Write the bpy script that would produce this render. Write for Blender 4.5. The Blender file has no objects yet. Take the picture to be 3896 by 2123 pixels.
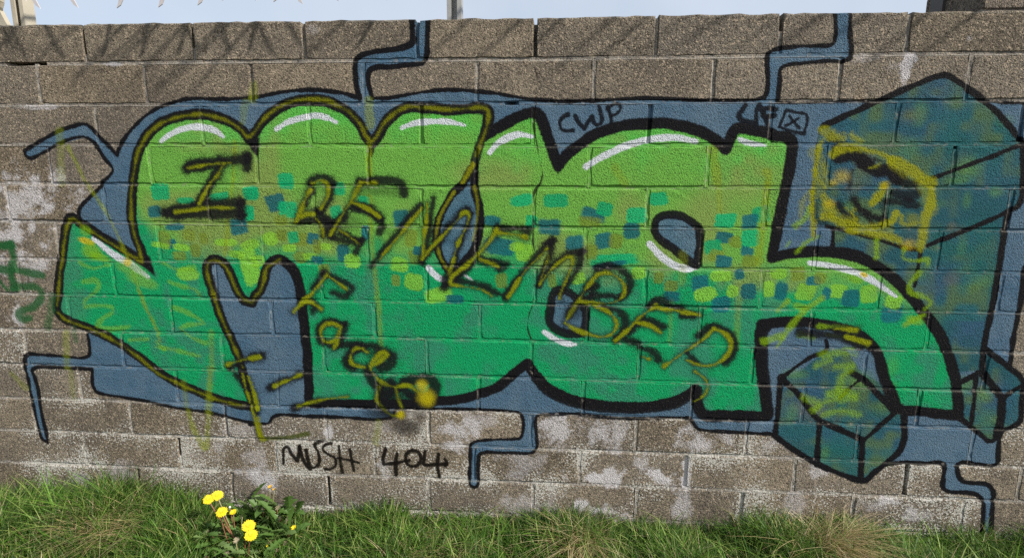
import bpy, bmesh, math, random
import numpy as np
from mathutils import Vector, Matrix

sc = bpy.context.scene
COL = sc.collection
rng = np.random.default_rng(7)
random.seed(7)

# ------------------------------------------------------------------ camera, sky, sun, exposure
TOP = 2.24                                   # height of the wall top above the datum
F_PX, PW, PH = 1838.4, 3896.0, 2123.0        # lens in photo pixels
PITCH, ROLL, YAW = 0.15294, 0.0069, 0.05756
CAM = Vector((0.0287, -1.9534, TOP - 0.705))
cx, sx, cy, sy, cz, sz = math.cos(PITCH), math.sin(PITCH), math.cos(ROLL), math.sin(ROLL), math.cos(YAW), math.sin(YAW)
right0, fwd0, up0 = Vector((cz, sz, 0)), Vector((-sz, cz, 0)), Vector((0, 0, 1))
FWD = cx * fwd0 - sx * up0
up1 = sx * fwd0 + cx * up0
RIGHT = cy * right0 + sy * up1
UP = -sy * right0 + cy * up1
cam = bpy.data.objects.new('camera', bpy.data.cameras.new('camera'))
COL.objects.link(cam)
m = Matrix((RIGHT, UP, -FWD)).transposed().to_4x4()
m.translation = CAM
cam.matrix_world = m
cam.data.sensor_width = 36.0
cam.data.lens = 36.0 * F_PX / PW
cam.data.clip_start, cam.data.clip_end = 0.05, 2000
sc.camera = cam

SUN = Vector((0.70, -0.37, 0.62)).normalized()          # towards the sun
SUN_EL, SUN_AZ = math.asin(SUN.z), math.atan2(SUN.x, SUN.y)
world = bpy.data.worlds.new('World'); sc.world = world; world.use_nodes = True
wn = world.node_tree
sky = wn.nodes.new('ShaderNodeTexSky'); sky.sky_type = 'NISHITA'; sky.sun_disc = False
sky.sun_elevation, sky.sun_rotation = SUN_EL, SUN_AZ
sky.air_density, sky.dust_density, sky.ozone_density = 1.0, 3.0, 1.0
bg = wn.nodes['Background']; bg.inputs['Strength'].default_value = 0.13
# thin bright cloud spread evenly over the whole sky
wtc = wn.nodes.new('ShaderNodeTexCoord'); wno = wn.nodes.new('ShaderNodeTexNoise')
wno.inputs['Scale'].default_value, wno.inputs['Detail'].default_value = 2.6, 4.0
wn.links.new(wtc.outputs['Generated'], wno.inputs['Vector'])
wmr = wn.nodes.new('ShaderNodeMapRange'); wn.links.new(wno.outputs['Fac'], wmr.inputs['Value'])
for k_, v_ in (('From Min', 0.3), ('From Max', 0.7), ('To Min', 0.62), ('To Max', 0.92)): wmr.inputs[k_].default_value = v_
wmx = wn.nodes.new('ShaderNodeMix'); wmx.data_type = 'RGBA'
wn.links.new(wmr.outputs[0], wmx.inputs[0]); wn.links.new(sky.outputs[0], wmx.inputs[6])
wmx.inputs[7].default_value = (0.555 / 0.13, 0.62 / 0.13, 0.712 / 0.13, 1)
wn.links.new(wmx.outputs[2], bg.inputs['Color'])
sun = bpy.data.objects.new('sun', bpy.data.lights.new('sun', 'SUN')); COL.objects.link(sun)
sun.data.energy, sun.data.angle, sun.data.color = 5.0, math.radians(2.4), (1.0, 0.94, 0.85)
sun.rotation_euler = SUN.to_track_quat('Z', 'Y').to_euler()
sc.view_settings.view_transform = 'Standard'; sc.view_settings.look = 'None'
sc.view_settings.exposure, sc.view_settings.gamma = 0.36, 1.0
sc.view_settings.use_curve_mapping = False
sc.cycles.max_bounces = 6
sc.cycles.use_denoising = False

# ------------------------------------------------------------------ helpers
def px_to_plane(px, py, y=0.0):
    """photo pixels -> (x, z) on the vertical plane y = const"""
    px, py = np.asarray(px, float), np.asarray(py, float)
    u, v = (px - PW / 2) / F_PX, (PH / 2 - py) / F_PX
    d = [FWD[i] + u * RIGHT[i] + v * UP[i] for i in range(3)]
    t = (y - CAM.y) / d[1]
    return CAM.x + t * d[0], CAM.z + t * d[2]

def at(px, py, y):
    x, z = px_to_plane(px, py, y)
    return Vector((float(x), y, float(z)))

def tag(o, label=None, cat=None, group=None, kind=None):
    for k, v in (('label', label), ('category', cat), ('group', group), ('kind', kind)):
        if v: o[k] = v
    return o

def empty(name, loc):
    o = bpy.data.objects.new(name, None); o.location = loc; o.empty_display_size = 0.05
    COL.objects.link(o); return o

def link(name, me, mat, parent=None, loc=None, smooth=False):
    if mat and not me.materials: me.materials.append(mat)
    if smooth:
        me.polygons.foreach_set('use_smooth', [True] * len(me.polygons))
    o = bpy.data.objects.new(name, me)
    if loc is not None: o.location = loc
    if parent is not None: o.parent = parent
    COL.objects.link(o); return o

def mesh_of(name, verts, faces):
    me = bpy.data.meshes.new(name); me.from_pydata([tuple(v) for v in verts], [], faces); me.update(); return me

def box_bm(bm, x0, x1, y0, y1, z0, z1):
    vs = [bm.verts.new((x, y, z)) for x in (x0, x1) for y in (y0, y1) for z in (z0, z1)]
    for f in ((0, 1, 3, 2), (4, 6, 7, 5), (0, 4, 5, 1), (2, 3, 7, 6), (0, 2, 6, 4), (1, 5, 7, 3)):
        bm.faces.new([vs[i] for i in f])

def bm_mesh(bm, name):
    bmesh.ops.recalc_face_normals(bm, faces=bm.faces)
    me = bpy.data.meshes.new(name); bm.to_mesh(me); bm.free(); return me

def tube_bm(bm, pts, radii, n=8):
    rings = []
    for i, p in enumerate(pts):
        t = (Vector(pts[min(i + 1, len(pts) - 1)]) - Vector(pts[max(i - 1, 0)])).normalized()
        a = t.orthogonal().normalized(); b = t.cross(a)
        r = float(radii[i] if hasattr(radii, '__len__') else radii)
        rings.append([bm.verts.new(Vector(p) + r * (math.cos(2 * math.pi * k / n) * a + math.sin(2 * math.pi * k / n) * b)) for k in range(n)])
    # keep rings aligned (minimal twist)
    for j in range(1, len(rings)):
        best = min(range(n), key=lambda s: sum((rings[j - 1][k].co - rings[j][(k + s) % n].co).length for k in range(n)))
        rings[j] = [rings[j][(k + best) % n] for k in range(n)]
    for j in range(len(rings) - 1):
        for k in range(n):
            bm.faces.new((rings[j][k], rings[j][(k + 1) % n], rings[j + 1][(k + 1) % n], rings[j + 1][k]))
    bm.faces.new(rings[0][::-1]); bm.faces.new(rings[-1])

def s2l(c):
    c = np.asarray(c, float) / 255.0
    return np.where(c <= 0.04045, c / 12.92, ((c + 0.055) / 1.055) ** 2.4)

PAINT_K = 0.97
def pcol(r, g, b):
    """a paint colour: how it looks in daylight on the wall -> albedo"""
    return np.clip(s2l((r, g, b)) / PAINT_K, 0.004, 0.86)

# ------------------------------------------------------------------ the wall's courses (measured along the beds and the perpends)
BX = [100, 1000, 1950, 2900, 3796]
BED = [[94, 80, 69, 51, 41], [244, 235, 226, 214, 203], [401, 397, 393, 387, 383], [550, 553, 557, 551, 548], [698, 706, 714, 714, 714],
       [842, 854, 866, 869, 876], [985, 998, 1014, 1026, 1037], [1118, 1139, 1155, 1174, 1189], [1254, 1274, 1296, 1318, 1340],
       [1385, 1412, 1435, 1463, 1488], [1514, 1543, 1568, 1602, 1632], [1637, 1671, 1703, 1737, 1773], [1759, 1796, 1832, 1869, 1903],
       [1876, 1918, 1957, 1999, 2038], [1991, 2035, 2078, 2123, 2166]]
PERP = [[319, 733, 1155, 1588, 2037, 2498, 2971, 3457], [147, 551, 957, 1382, 1815, 2259, 2715, 3195, 3686],
        [366, 768, 1177, 1604, 2027, 2471, 2933, 3412, 3890], [189, 573, 979, 1400, 1810, 2244, 2693, 3153, 3629],
        [30, 399, 793, 1196, 1603, 2032, 2463, 2912, 3375, 3841], [217, 603, 998, 1399, 1810, 2227, 2668, 3105, 3573],
        [72, 434, 822, 1222, 1625, 2037, 2456, 2897, 3345, 3805], [264, 653, 1035, 1426, 1827, 2234, 2663, 3085, 3532],
        [100, 467, 847, 1232, 1625, 2022, 2431, 2862, 3290, 3750], [304, 672, 1057, 1435, 1822, 2219, 2632, 3055, 3494],
        [128, 498, 860, 1239, 1632, 2019, 2418, 2838, 3262, 3697], [322, 683, 1050, 1424, 1803, 2204, 2610, 3021, 3447, 3878],
        [175, 528, 885, 1252, 1632, 2026, 2421, 2822, 3242, 3659], [370, 722, 1078, 1440, 1820, 2210, 2610, 3030, 3450]]
BEDW = []                                    # each bed as a polyline in wall coordinates
for row in BED:
    x, z = px_to_plane(BX, row)
    BEDW.append((np.array(x), np.array(z)))
def bed_z(c, x):
    bx, bz = BEDW[c]
    k0, k1 = (bz[1] - bz[0]) / (bx[1] - bx[0]), (bz[-1] - bz[-2]) / (bx[-1] - bx[-2])
    x = np.asarray(x, float)
    r = np.interp(x, bx, bz)
    r = np.where(x < bx[0], bz[0] + 0.3 * k0 * (x - bx[0]), r)
    return np.where(x > bx[-1], bz[-1] + 0.3 * k1 * (x - bx[-1]), r)
WX0, WX1 = -4.2, 4.2                         # the wall goes on beyond the frame on both sides
PERPW = []
for c, row in enumerate(PERP):
    ym = [0.5 * (np.interp(v, BX, BED[c]) + np.interp(v, BX, BED[c + 1])) for v in row]
    x, _ = px_to_plane(row, ym)
    xs = list(x)
    while xs[0] > WX0 + 0.46: xs.insert(0, xs[0] - 0.452)
    while xs[-1] < WX1 - 0.46: xs.append(xs[-1] + 0.452)
    PERPW.append([WX0] + xs + [WX1])

# ------------------------------------------------------------------ painting the wall: strokes and fills traced in wall coordinates
RES = 640.0
TX0, TX1, TZ0, TZ1 = -2.75, 2.75, TOP - 2.36, TOP + 0.04
NW, NH = int((TX1 - TX0) * RES), int((TZ1 - TZ0) * RES)
CROP = {}
for i, ox in enumerate((0, 950, 1950, 2896)):
    for j, oy in enumerate((0, 700, 1423)):
        CROP['ABCD'[i] + str(j + 1)] = (ox, oy, 2.006)
CROP['F'] = (0, 0, 2576 / 3896.0)
CROP['G'] = (3050, 480, 2.8083)
CROP['H'] = (700, 1820, 4.634)
CROP['P'] = (0, 0, 1.0)
CROP['K'] = (2080, 370, 1.4618)

def pts(s):
    """'A2 540,255 620,300 A1 ...' -> photo pixels"""
    out, key = [], None
    for t in s.split():
        if ',' in t:
            a, b = t.split(',')
            ox, oy, k = CROP[key]
            out.append((ox + float(a) / k, oy + float(b) / k))
        else: key = t
    return np.array(out)

def catmull(p, closed=False, n=6, sharp=0.62):
    """smooth curve through points; corners sharper than SHARP (cosine) stay corners"""
    p = np.asarray(p, float); N = len(p)
    if N < 3: return p
    tan = np.zeros_like(p)
    for i in range(N):
        a, b = p[(i - 1) % N], p[(i + 1) % N]
        if not closed and i == 0: tan[i] = (b - p[i]); continue
        if not closed and i == N - 1: tan[i] = (p[i] - a); continue
        d0, d1 = p[i] - a, b - p[i]
        l0, l1 = np.hypot(*d0) + 1e-9, np.hypot(*d1) + 1e-9
        if np.dot(d0, d1) / (l0 * l1) < 1 - sharp * 1.6: tan[i] = 0
        else: tan[i] = (d0 / l0 + d1 / l1) * 0.5
    out = []
    for i in range(N if closed else N - 1):
        q0, q1 = p[i], p[(i + 1) % N]
        L = np.hypot(*(q1 - q0))
        def unit(v):
            h = np.hypot(*v); return v / h if h > 1e-9 else v
        m0, m1 = unit(tan[i]) * L, unit(tan[(i + 1) % N]) * L
        for t in np.linspace(0, 1, n, endpoint=False):
            out.append((2 * t**3 - 3 * t**2 + 1) * q0 + (t**3 - 2 * t**2 + t) * m0 + (-2 * t**3 + 3 * t**2) * q1 + (t**3 - t**2) * m1)
    if not closed: out.append(p[-1])
    return np.array(out)

def to_tex(p):
    x, z = px_to_plane(p[:, 0], p[:, 1])
    return np.stack([(x - TX0) * RES, (z - TZ0) * RES], 1)

def blur(a, r):
    """separable box blur, three passes"""
    r = int(r)
    if r < 1: return a
    for _ in range(2):
        for ax in (0, 1):
            pad = [(0, 0), (0, 0)]; pad[ax] = (r + 1, r)
            c = np.cumsum(np.pad(a, pad, mode='edge'), axis=ax, dtype=np.float64)
            n = a.shape[ax]
            hi = np.take(c, range(2 * r + 1, 2 * r + 1 + n), axis=ax); lo = np.take(c, range(0, n), axis=ax)
            a = ((hi - lo) / (2 * r + 1)).astype(np.float32)
    return a

def vnoise(cell, seed):
    """smooth value noise over the whole texture, 0..1, CELL texels per lattice step"""
    r = np.random.default_rng(seed)
    gh, gw = int(NH / cell) + 3, int(NW / cell) + 3
    g = r.random((gh, gw), dtype=np.float32)
    ys, xs = np.arange(NH) / cell, np.arange(NW) / cell
    yi, xi = ys.astype(int), xs.astype(int)
    fy, fx = (ys - yi).astype(np.float32), (xs - xi).astype(np.float32)
    fy, fx = fy * fy * (3 - 2 * fy), fx * fx * (3 - 2 * fx)
    rows = g[yi] * (1 - fy)[:, None] + g[yi + 1] * fy[:, None]
    return rows[:, xi] * (1 - fx)[None] + rows[:, xi + 1] * fx[None]

N_FINE = vnoise(2.2, 1)                      # speckle of the spray on rough concrete
N_GRIT = vnoise(5.0, 2)
N_MID = vnoise(26, 3)
N_BIG = vnoise(95, 4)
N_HUGE = vnoise(260, 5)
FRAY = (N_FINE - 0.5) * 1.1 + (N_GRIT - 0.5) * 0.7

CP = np.zeros((NH, NW, 3), np.float32)       # premultiplied paint colour
CA = np.zeros((NH, NW), np.float32)

def sstep(a, b, x):
    t = np.clip((x - a) / (b - a + 1e-9), 0, 1); return t * t * (3 - 2 * t)

def over(win, mask, color):
    y0, y1, x0, x1 = win
    mask = np.clip(mask, 0, 1).astype(np.float32)
    color = np.asarray(color, np.float32)
    if color.ndim == 1: color = color[None, None]
    s = (slice(y0, y1), slice(x0, x1))
    CP[s] = CP[s] * (1 - mask)[..., None] + color * mask[..., None]
    CA[s] = CA[s] + mask * (1 - CA[s])

def dist_field(q, pad):
    x0, y0 = np.floor(q.min(0) - pad).astype(int); x1, y1 = np.ceil(q.max(0) + pad).astype(int) + 1
    x0, y0, x1, y1 = max(x0, 0), max(y0, 0), min(x1, NW), min(y1, NH)
    if x1 <= x0 or y1 <= y0: return None, None, None
    D = np.full((y1 - y0, x1 - x0), 1e6, np.float32); T = np.zeros_like(D)
    n = len(q) - 1
    for i in range(n):
        a, b = q[i], q[i + 1]
        ax0, ay0 = max(int(min(a[0], b[0]) - pad), x0), max(int(min(a[1], b[1]) - pad), y0)
        ax1, ay1 = min(int(max(a[0], b[0]) + pad) + 2, x1), min(int(max(a[1], b[1]) + pad) + 2, y1)
        if ax1 <= ax0 or ay1 <= ay0: continue
        X, Y = np.meshgrid(np.arange(ax0, ax1, dtype=np.float32), np.arange(ay0, ay1, dtype=np.float32))
        d = b - a; L = float(d @ d) + 1e-9
        t = np.clip(((X - a[0]) * d[0] + (Y - a[1]) * d[1]) / L, 0, 1)
        dd = np.hypot(X - a[0] - t * d[0], Y - a[1] - t * d[1])
        s = (slice(ay0 - y0, ay1 - y0), slice(ax0 - x0, ax1 - x0))
        better = dd < D[s]
        D[s] = np.where(better, dd, D[s]); T[s] = np.where(better, (i + t) / n, T[s])
    return (y0, y1, x0, x1), D, T

def stroke(s, width, color, alpha=1.0, fuzz=2.5, closed=False, taper=None, curve=True, wob=1.2):
    """a spray or brush line; WIDTH and FUZZ in crop pixels of the first key"""
    key = s.split()[0]
    k = CROP[key][2]
    p = pts(s)
    if curve: p = catmull(p, closed)
    if closed: p = np.vstack([p, p[:1]])
    q = to_tex(p)
    sc_ = np.sum(np.hypot(*np.diff(q, axis=0).T)) / max(np.sum(np.hypot(*np.diff(p, axis=0).T)), 1e-6)
    w, fz = width / k * sc_ / 2, max(fuzz / k * sc_, 0.8)
    win, D, T = dist_field(q, w + fz * 2.2 + 4)
    if win is None: return
    y0, y1, x0, x1 = win; S = (slice(y0, y1), slice(x0, x1))
    wl = w
    if taper: wl = w * (taper[0] + (1 - taper[0]) * sstep(0, 0.3, T)) * (taper[1] + (1 - taper[1]) * sstep(0, 0.3, 1 - T))
    D = D + FRAY[S] * (0.8 + fz * 0.75) + (N_MID[S] - 0.5) * 2 * wob * 1.4
    over(win, alpha * (1 - sstep(wl - fz, wl + fz, D)), color)

def fill_mask(s, curve=True):
    p = pts(s)
    if curve: p = catmull(p, True)
    q = to_tex(p)
    x0, y0 = np.floor(q.min(0) - 3).astype(int); x1, y1 = np.ceil(q.max(0) + 3).astype(int)
    x0, y0, x1, y1 = max(x0, 0), max(y0, 0), min(x1, NW), min(y1, NH)
    M = np.zeros((y1 - y0, x1 - x0), np.float32)
    a, b = q, np.roll(q, -1, 0)
    xs = np.arange(x0, x1)
    for r in range(y0, y1):
        yy = r + 0.5
        c = ((a[:, 1] <= yy) != (b[:, 1] <= yy))
        if not c.any(): continue
        xi = np.sort(a[c, 0] + (yy - a[c, 1]) / (b[c, 1] - a[c, 1]) * (b[c, 0] - a[c, 0]))
        M[r - y0] = (np.searchsorted(xi, xs) % 2)
    return (y0, y1, x0, x1), M

def fill(s, color, alpha=1.0, soft=1, curve=True):
    win, M = fill_mask(s, curve)
    M = blur(M, soft)
    if callable(color):
        y0, y1, x0, x1 = win
        color = color(slice(y0, y1), slice(x0, x1))
    over(win, M * alpha, color)

def dab(key, x, y, a, b, color, alpha=0.9, power=3.0, fuzz=0.22, rot=0.0):
    """a rounded square dab of spray"""
    ox, oy, k = CROP[key]
    p = np.array([[ox + x / k, oy + y / k], [ox + (x + a) / k, oy + y / k], [ox + x / k, oy + (y + b) / k]])
    q = to_tex(p)
    rx, ry = abs(q[1, 0] - q[0, 0]), abs(q[2, 1] - q[0, 1])
    R = 1.5 * max(rx, ry)
    x0, x1, y0, y1 = max(int(q[0, 0] - R), 0), min(int(q[0, 0] + R) + 1, NW), max(int(q[0, 1] - R), 0), min(int(q[0, 1] + R) + 1, NH)
    if x1 <= x0 or y1 <= y0: return
    X, Y = np.meshgrid(np.arange(x0, x1) - q[0, 0], np.arange(y0, y1) - q[0, 1])
    cr, sr = math.cos(rot), math.sin(rot)
    X, Y = X * cr + Y * sr, -X * sr + Y * cr
    S = (slice(y0, y1), slice(x0, x1))
    d = (np.abs(X / rx) ** power + np.abs(Y / ry) ** power) ** (1 / power) + FRAY[S] * 0.16 + (N_MID[S] - 0.5) * 0.25
    over((y0, y1, x0, x1), alpha * (1 - sstep(1 - fuzz, 1 + fuzz, d)), color)

XT = TX0 + (np.arange(NW) + 0.5) / RES
ZT = TZ0 + (np.arange(NH) + 0.5) / RES
BLUE0, BLUE1 = pcol(60, 92, 116), pcol(84, 108, 126)
BLACK = pcol(22, 22, 25)
WHITE = pcol(190, 194, 200)
def lerp(a, b, t): return a[None, None] * (1 - t[..., None]) + b[None, None] * t[..., None]
def blue_field(sy_, sx_):
    t = np.clip(0.55 * N_BIG[sy_, sx_] + 0.5 * N_MID[sy_, sx_] - 0.1, 0, 1)
    return lerp(BLUE0, BLUE1, t)

# --- blue-grey cloud behind the letters
top_l = "A1 190,1150 300,1085 430,1010 560,965 640,950 690,975 740,1030 800,1090 860,1150 895,1190"
top_m = "A1 895,1190 905,1150 930,1090 980,1020 1050,940 1120,880 1200,830 1290,795 1400,765 1500,755 1650,762 1800,757 1920,747 B1 0,752 100,735 250,705 400,692 550,692 680,710 780,735 840,752"
ch1_l = "B1 840,752 822,690 808,600 803,500 812,455 850,428 930,403 1100,380 1210,352 1243,322 1243,270 1235,150"
ch1_r = "B1 1360,150 1352,300 1346,440 1325,480 1250,495 1050,515 940,525 908,550 903,640 918,700 935,752"
top_r = "B1 935,752 1050,752 1200,727 1350,702 1500,690 1650,695 1800,706 1900,720 C1 0,738 100,757 250,770 400,776 600,773 750,765 900,756 1050,752 1200,757 1350,765 1500,770 1700,770 1850,764 1920,748"
ch2_l = "C1 1920,748 1940,700 1945,600 1940,480 1945,420 D1 60,402 110,380 250,360 450,352 545,340 562,300 567,150 562,85"
ch2_r = "D1 682,92 678,250 682,430 660,460 500,470 300,490 180,507 146,532 140,620 130,720 122,775"
top_x = "D1 122,782 300,790 500,782 700,775 880,772"
top_y = "D1 1720,775 1850,785 2120,792"
right_l = "D2 2010,640 2000,720 1985,850 1960,1000 1930,1150 1910,1300 1888,1404"
arm_l = "A2 188,1404 190,1335 205,1305 300,1303 500,1317 655,1322 682,1302 684,1250 668,1150"
arm_in = "A3 700,-33 560,-44 400,-50 262,-45 244,-25 262,20 285,100 300,200 318,300 340,400 352,460 360,525"
arm_out = "A3 190,-45 205,0 225,100 245,200 265,300 288,400 300,450 318,492 360,525"
bot_l = "A3 700,-33 702,20 706,85 732,135 800,155 950,180 1100,205 1250,238 1400,266 1600,292 1700,317 1850,356 1950,376 B3 0,387 80,377 148,370 166,338 205,315 400,320 600,327 800,336 900,346 1000,345 1090,322 1110,275 1300,265 1450,265 1600,268 1750,271 1900,279 C3 0,287 50,300 75,335 75,450 58,488 0,497 B3 1880,500 1720,517 1690,532 1682,600 1680,700 1676,800 1682,845 1712,862 1738,845 1742,750 1745,650 1755,612 1795,596 1900,598 C3 0,600 100,604 150,597 180,568 180,450 172,370 182,325 222,310 300,310 450,306 600,320 700,330 900,340 1100,336 1300,336 1358,346 1385,382 1412,416 1480,430 1650,441 1800,450 1990,458"
bot_r = "D3 930,690 1100,674 1250,682 1385,687 1385,800 1386,868 1425,895 1550,902 1650,922 1688,962 1694,1050 1680,1215"
bot_s = "D3 1752,1215 1758,1100 1764,1000 1762,885 1722,842 1600,830 1530,814 1500,765 1502,688 1650,686 1788,692 1806,560 1820,480 1838,436"
def rev(s):
    """the same path, run backwards"""
    out, key = [], None
    for t in s.split():
        if ',' in t: out.append((key, t))
        else: key = t
    return ' '.join(k + ' ' + t for k, t in out[::-1])
blue_poly = ' '.join([top_l, top_m, ch1_l, "B1 1300,120", ch1_r, top_r, ch2_l, "D1 620,60", ch2_r, top_x, "D1 880,772 1300,772", top_y, "P 4000,420 4000,1000", right_l,
                      "D3 1990,100 1838,436", rev(bot_s), rev(bot_r), "D3 700,640 100,455", rev(bot_l), arm_in, rev(arm_out), arm_l,
                      "A2 640,900 640,400 620,280 600,210 625,165 770,10 A1 770,1404 860,1300 800,1215 745,1130 700,1080 640,1050 500,1090 430,1110 220,1215 180,1180"])
fill(blue_poly, blue_field, 0.93, 1, curve=False)
# thin black contour of the cloud
for s, w in ((top_l, 25), (top_m, 26), (ch1_l, 40), (ch1_r, 38), (top_r, 28), (ch2_l, 30), (ch2_r, 32), (top_x, 18), (top_y, 20), (right_l, 40),
             (arm_l, 22), (arm_in, 26), (arm_out, 26), (bot_l, 25), (bot_r, 34), (bot_s, 34)):
    stroke(s, w * 1.12, BLACK, 1.0, 4)
stroke("A1 180,1150 195,1195 225,1210 330,1165 430,1110 530,1065 640,1048 700,1080 745,1130 800,1215 862,1300 820,1360 770,1404 A2 770,10 680,110 625,165 603,205 605,245 620,280", 28, BLACK, 1.0, 4)

# --- green letters
outer = ("A2 540,262 620,305 760,395 900,478 1000,540 1100,600 1070,500 1030,400 1008,300 1003,200 1007,60 A1 1018,1380 1032,1280 1062,1150 1112,1050 1190,970 1300,912 1420,882 1540,876 1650,896 1760,938 1840,990 1900,1062 "
         "B1 50,1000 90,940 150,880 230,822 330,782 450,767 570,777 680,817 770,880 840,960 890,1050 930,1095 970,1050 1010,980 1060,912 1130,852 1220,822 1350,827 1500,842 1650,836 1750,826 1812,845 1826,900 1800,1000 1790,1040 1880,985 "
         "C1 0,915 80,880 155,862 200,880 235,950 268,1050 310,1170 345,1275 400,1200 500,1115 600,1045 700,1000 850,962 1000,948 1150,946 1300,966 1420,1002 1520,1052 1590,1100 1625,1140 1660,1060 1700,992 1745,982 1850,998 1960,1017 "
         "D1 100,1036 195,1050 232,1085 225,1200 205,1350 D2 185,30 160,150 130,300 103,450 82,562 150,546 300,522 450,517 600,527 750,562 850,612 960,682 1050,762 1150,872 1240,982 1330,1100 1400,1230 1450,1380 D3 1478,50 1490,130 1500,220 1498,312 1400,308 1200,282 1045,258 1012,200 980,120 935,30 "
         "D2 885,1290 800,1200 700,1132 560,1092 400,1064 250,1052 100,1060 0,1072 C2 1935,1080 1895,1112 1885,1200 1895,1390 C3 1912,100 1925,200 1928,300 1800,312 1600,310 1470,305 1425,270 1400,200 1385,125 1250,200 1100,238 900,248 700,238 500,207 350,152 250,92 180,25 C2 112,1368 40,1420 "
         "B3 1900,92 1750,152 1600,190 1450,207 1300,221 1100,231 900,231 700,226 560,222 460,215 452,100 446,0 B2 438,1300 428,1200 420,1100 402,950 392,850 380,780 352,692 310,632 260,592 220,577 172,592 132,642 110,722 80,812 30,872 "
         "A2 1925,910 1855,878 1805,805 1762,705 1720,624 1662,582 1612,580 1582,632 1592,722 1622,822 1662,950 1722,1100 1782,1230 1822,1330 A3 1858,20 1892,120 1932,255 1880,242 1750,217 1600,172 1450,112 1300,42 A2 1050,1312 900,1212 750,1132 620,1082 500,1032 445,985 433,930 442,850 452,700 472,550 492,400 512,302")
bx_, bz_ = px_to_plane([200, 520, 620, 1000, 1500, 2300, 3000, 3500, 3800], [800, 800, 925, 945, 965, 1010, 1075, 1130, 1150])
BOUND = np.interp(XT, bx_, bz_)
G_TOP, G_OLIVE, G_LIME = pcol(100, 156, 60), pcol(116, 142, 66), pcol(80, 170, 66)
G_EM, G_EMD = pcol(10, 142, 84), pcol(42, 126, 92)
def green_field(sy_, sx_):
    up_t = (ZT[sy_][:, None] - BOUND[sx_][None]) + (N_BIG[sy_, sx_] - 0.5) * 0.12 + (N_MID[sy_, sx_] - 0.5) * 0.07
    t = sstep(-0.07, 0.08, up_t)
    a = lerp(G_TOP, G_OLIVE, sstep(0.45, 0.75, 0.6 * N_BIG[sy_, sx_] + 0.4 * N_HUGE[sy_, sx_]))
    lime = sstep(0.36, 0.56, up_t) * (0.35 + 0.65 * N_MID[sy_, sx_])
    a = a * (1 - lime[..., None]) + G_LIME[None, None] * lime[..., None]
    b = lerp(G_EM, G_EMD, sstep(0.42, 0.75, 0.5 * N_BIG[sy_, sx_] + 0.5 * N_MID[sy_, sx_]))
    return b * (1 - t[..., None]) + a * t[..., None]
fill(outer, green_field, 0.95, 1)

# --- dabs
DT, DB, DO, DL = pcol(18, 150, 96), pcol(22, 92, 100), pcol(104, 122, 40), pcol(122, 178, 48)
DABS = {
 'A2': "T1220,60,60,55 T1910,70,55,50 B1180,215,45,40 T1890,220,45,50 B1820,325,60,55 B1330,330,70,25 T1420,130,60,25 T1680,100,70,30 B1310,455,30,30 L1380,485,55,25 O1440,390,45,40 O1490,510,35,45 O1550,415,30,40 O1250,420,45,50 O1365,550,45,30 L1720,450,75,25 L1905,465,65,35 L1800,540,55,25 L1220,470,60,20 L1430,690,75,45 L1910,640,60,120",
 'B2': "T20,70,40,50 T280,15,45,25 B200,150,65,60 T290,200,65,60 T0,230,30,50 O240,280,50,40 T680,40,40,45 L160,420,55,50 O240,395,40,40 O395,425,50,50 B480,420,40,40 L300,490,45,25 L580,480,40,25 O510,480,30,50 O385,560,50,40 L460,555,50,25 B510,580,40,25 B710,530,40,60 L780,590,55,50 T870,140,40,40 T660,220,45,50 B1155,270,55,60 B880,370,30,50 O1230,420,45,60 L1140,615,60,50 O1260,560,45,50 B1285,510,35,30 O1115,740,30,40 L1255,750,65,55 B1850,285,55,35 L1440,850,90,50 O570,660,40,40 B1560,880,60,30 B1900,480,100,60 O1920,740,40,50 L60,590,50,40 T330,410,40,40",
 'C2': "T65,130,80,40 T330,130,85,45 B620,240,80,45 T700,195,60,50 T950,245,70,55 T1110,115,65,50 T140,290,40,45 B280,330,75,55 B910,360,60,55 B475,450,60,50 B695,435,60,55 O785,440,50,50 L90,530,60,60 O590,290,80,35 T1620,285,75,50 T1895,235,60,55 B1810,290,55,50 B1615,410,60,40 O1700,445,55,40 T1820,420,65,60 T1525,480,60,45 O1555,550,50,40 B1790,520,45,35 B1615,595,55,40 O1810,590,55,45 O1115,715,35,40 O1210,780,50,40 B1215,860,55,35 B1425,760,60,55 L1585,705,70,35 L1470,840,75,50 B1590,925,60,55 B1795,820,55,55 B1730,690,30,35 L960,680,50,40 L740,595,40,20 L1680,820,40,40 L500,720,50,40 O300,740,30,50 T780,580,160,40 B740,620,120,20 L30,480,50,30 O600,520,40,50",
 'D2': "L130,690,60,35 O280,690,50,50 B150,820,45,60 L340,825,65,55 L590,820,65,50 B680,870,65,60 B500,840,30,40 L820,840,60,60 B1000,980,75,75 B400,740,50,30 L60,800,40,60 L1010,900,60,50 O450,720,40,40",
 'B1': "T275,1375,55,45"}
dr = random.Random(3)
for k, s in DABS.items():
    for t in s.split():
        x, y, a, b = [float(v) for v in t[1:].split(',')]
        c = {'T': DT, 'B': DB, 'O': DO, 'L': DL}[t[0]]
        j = dr.uniform(-0.06, 0.06)
        dab(k, x, y, a * 1.1, b * 1.1, np.clip(c * (1 + j * 2), 0, 1), 0.92 if t[0] in 'TB' else 0.74, dr.uniform(3.0, 7) if t[0] in 'TB' else dr.uniform(2.2, 5), dr.uniform(0.08, 0.22), dr.uniform(-0.22, 0.22))

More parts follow.
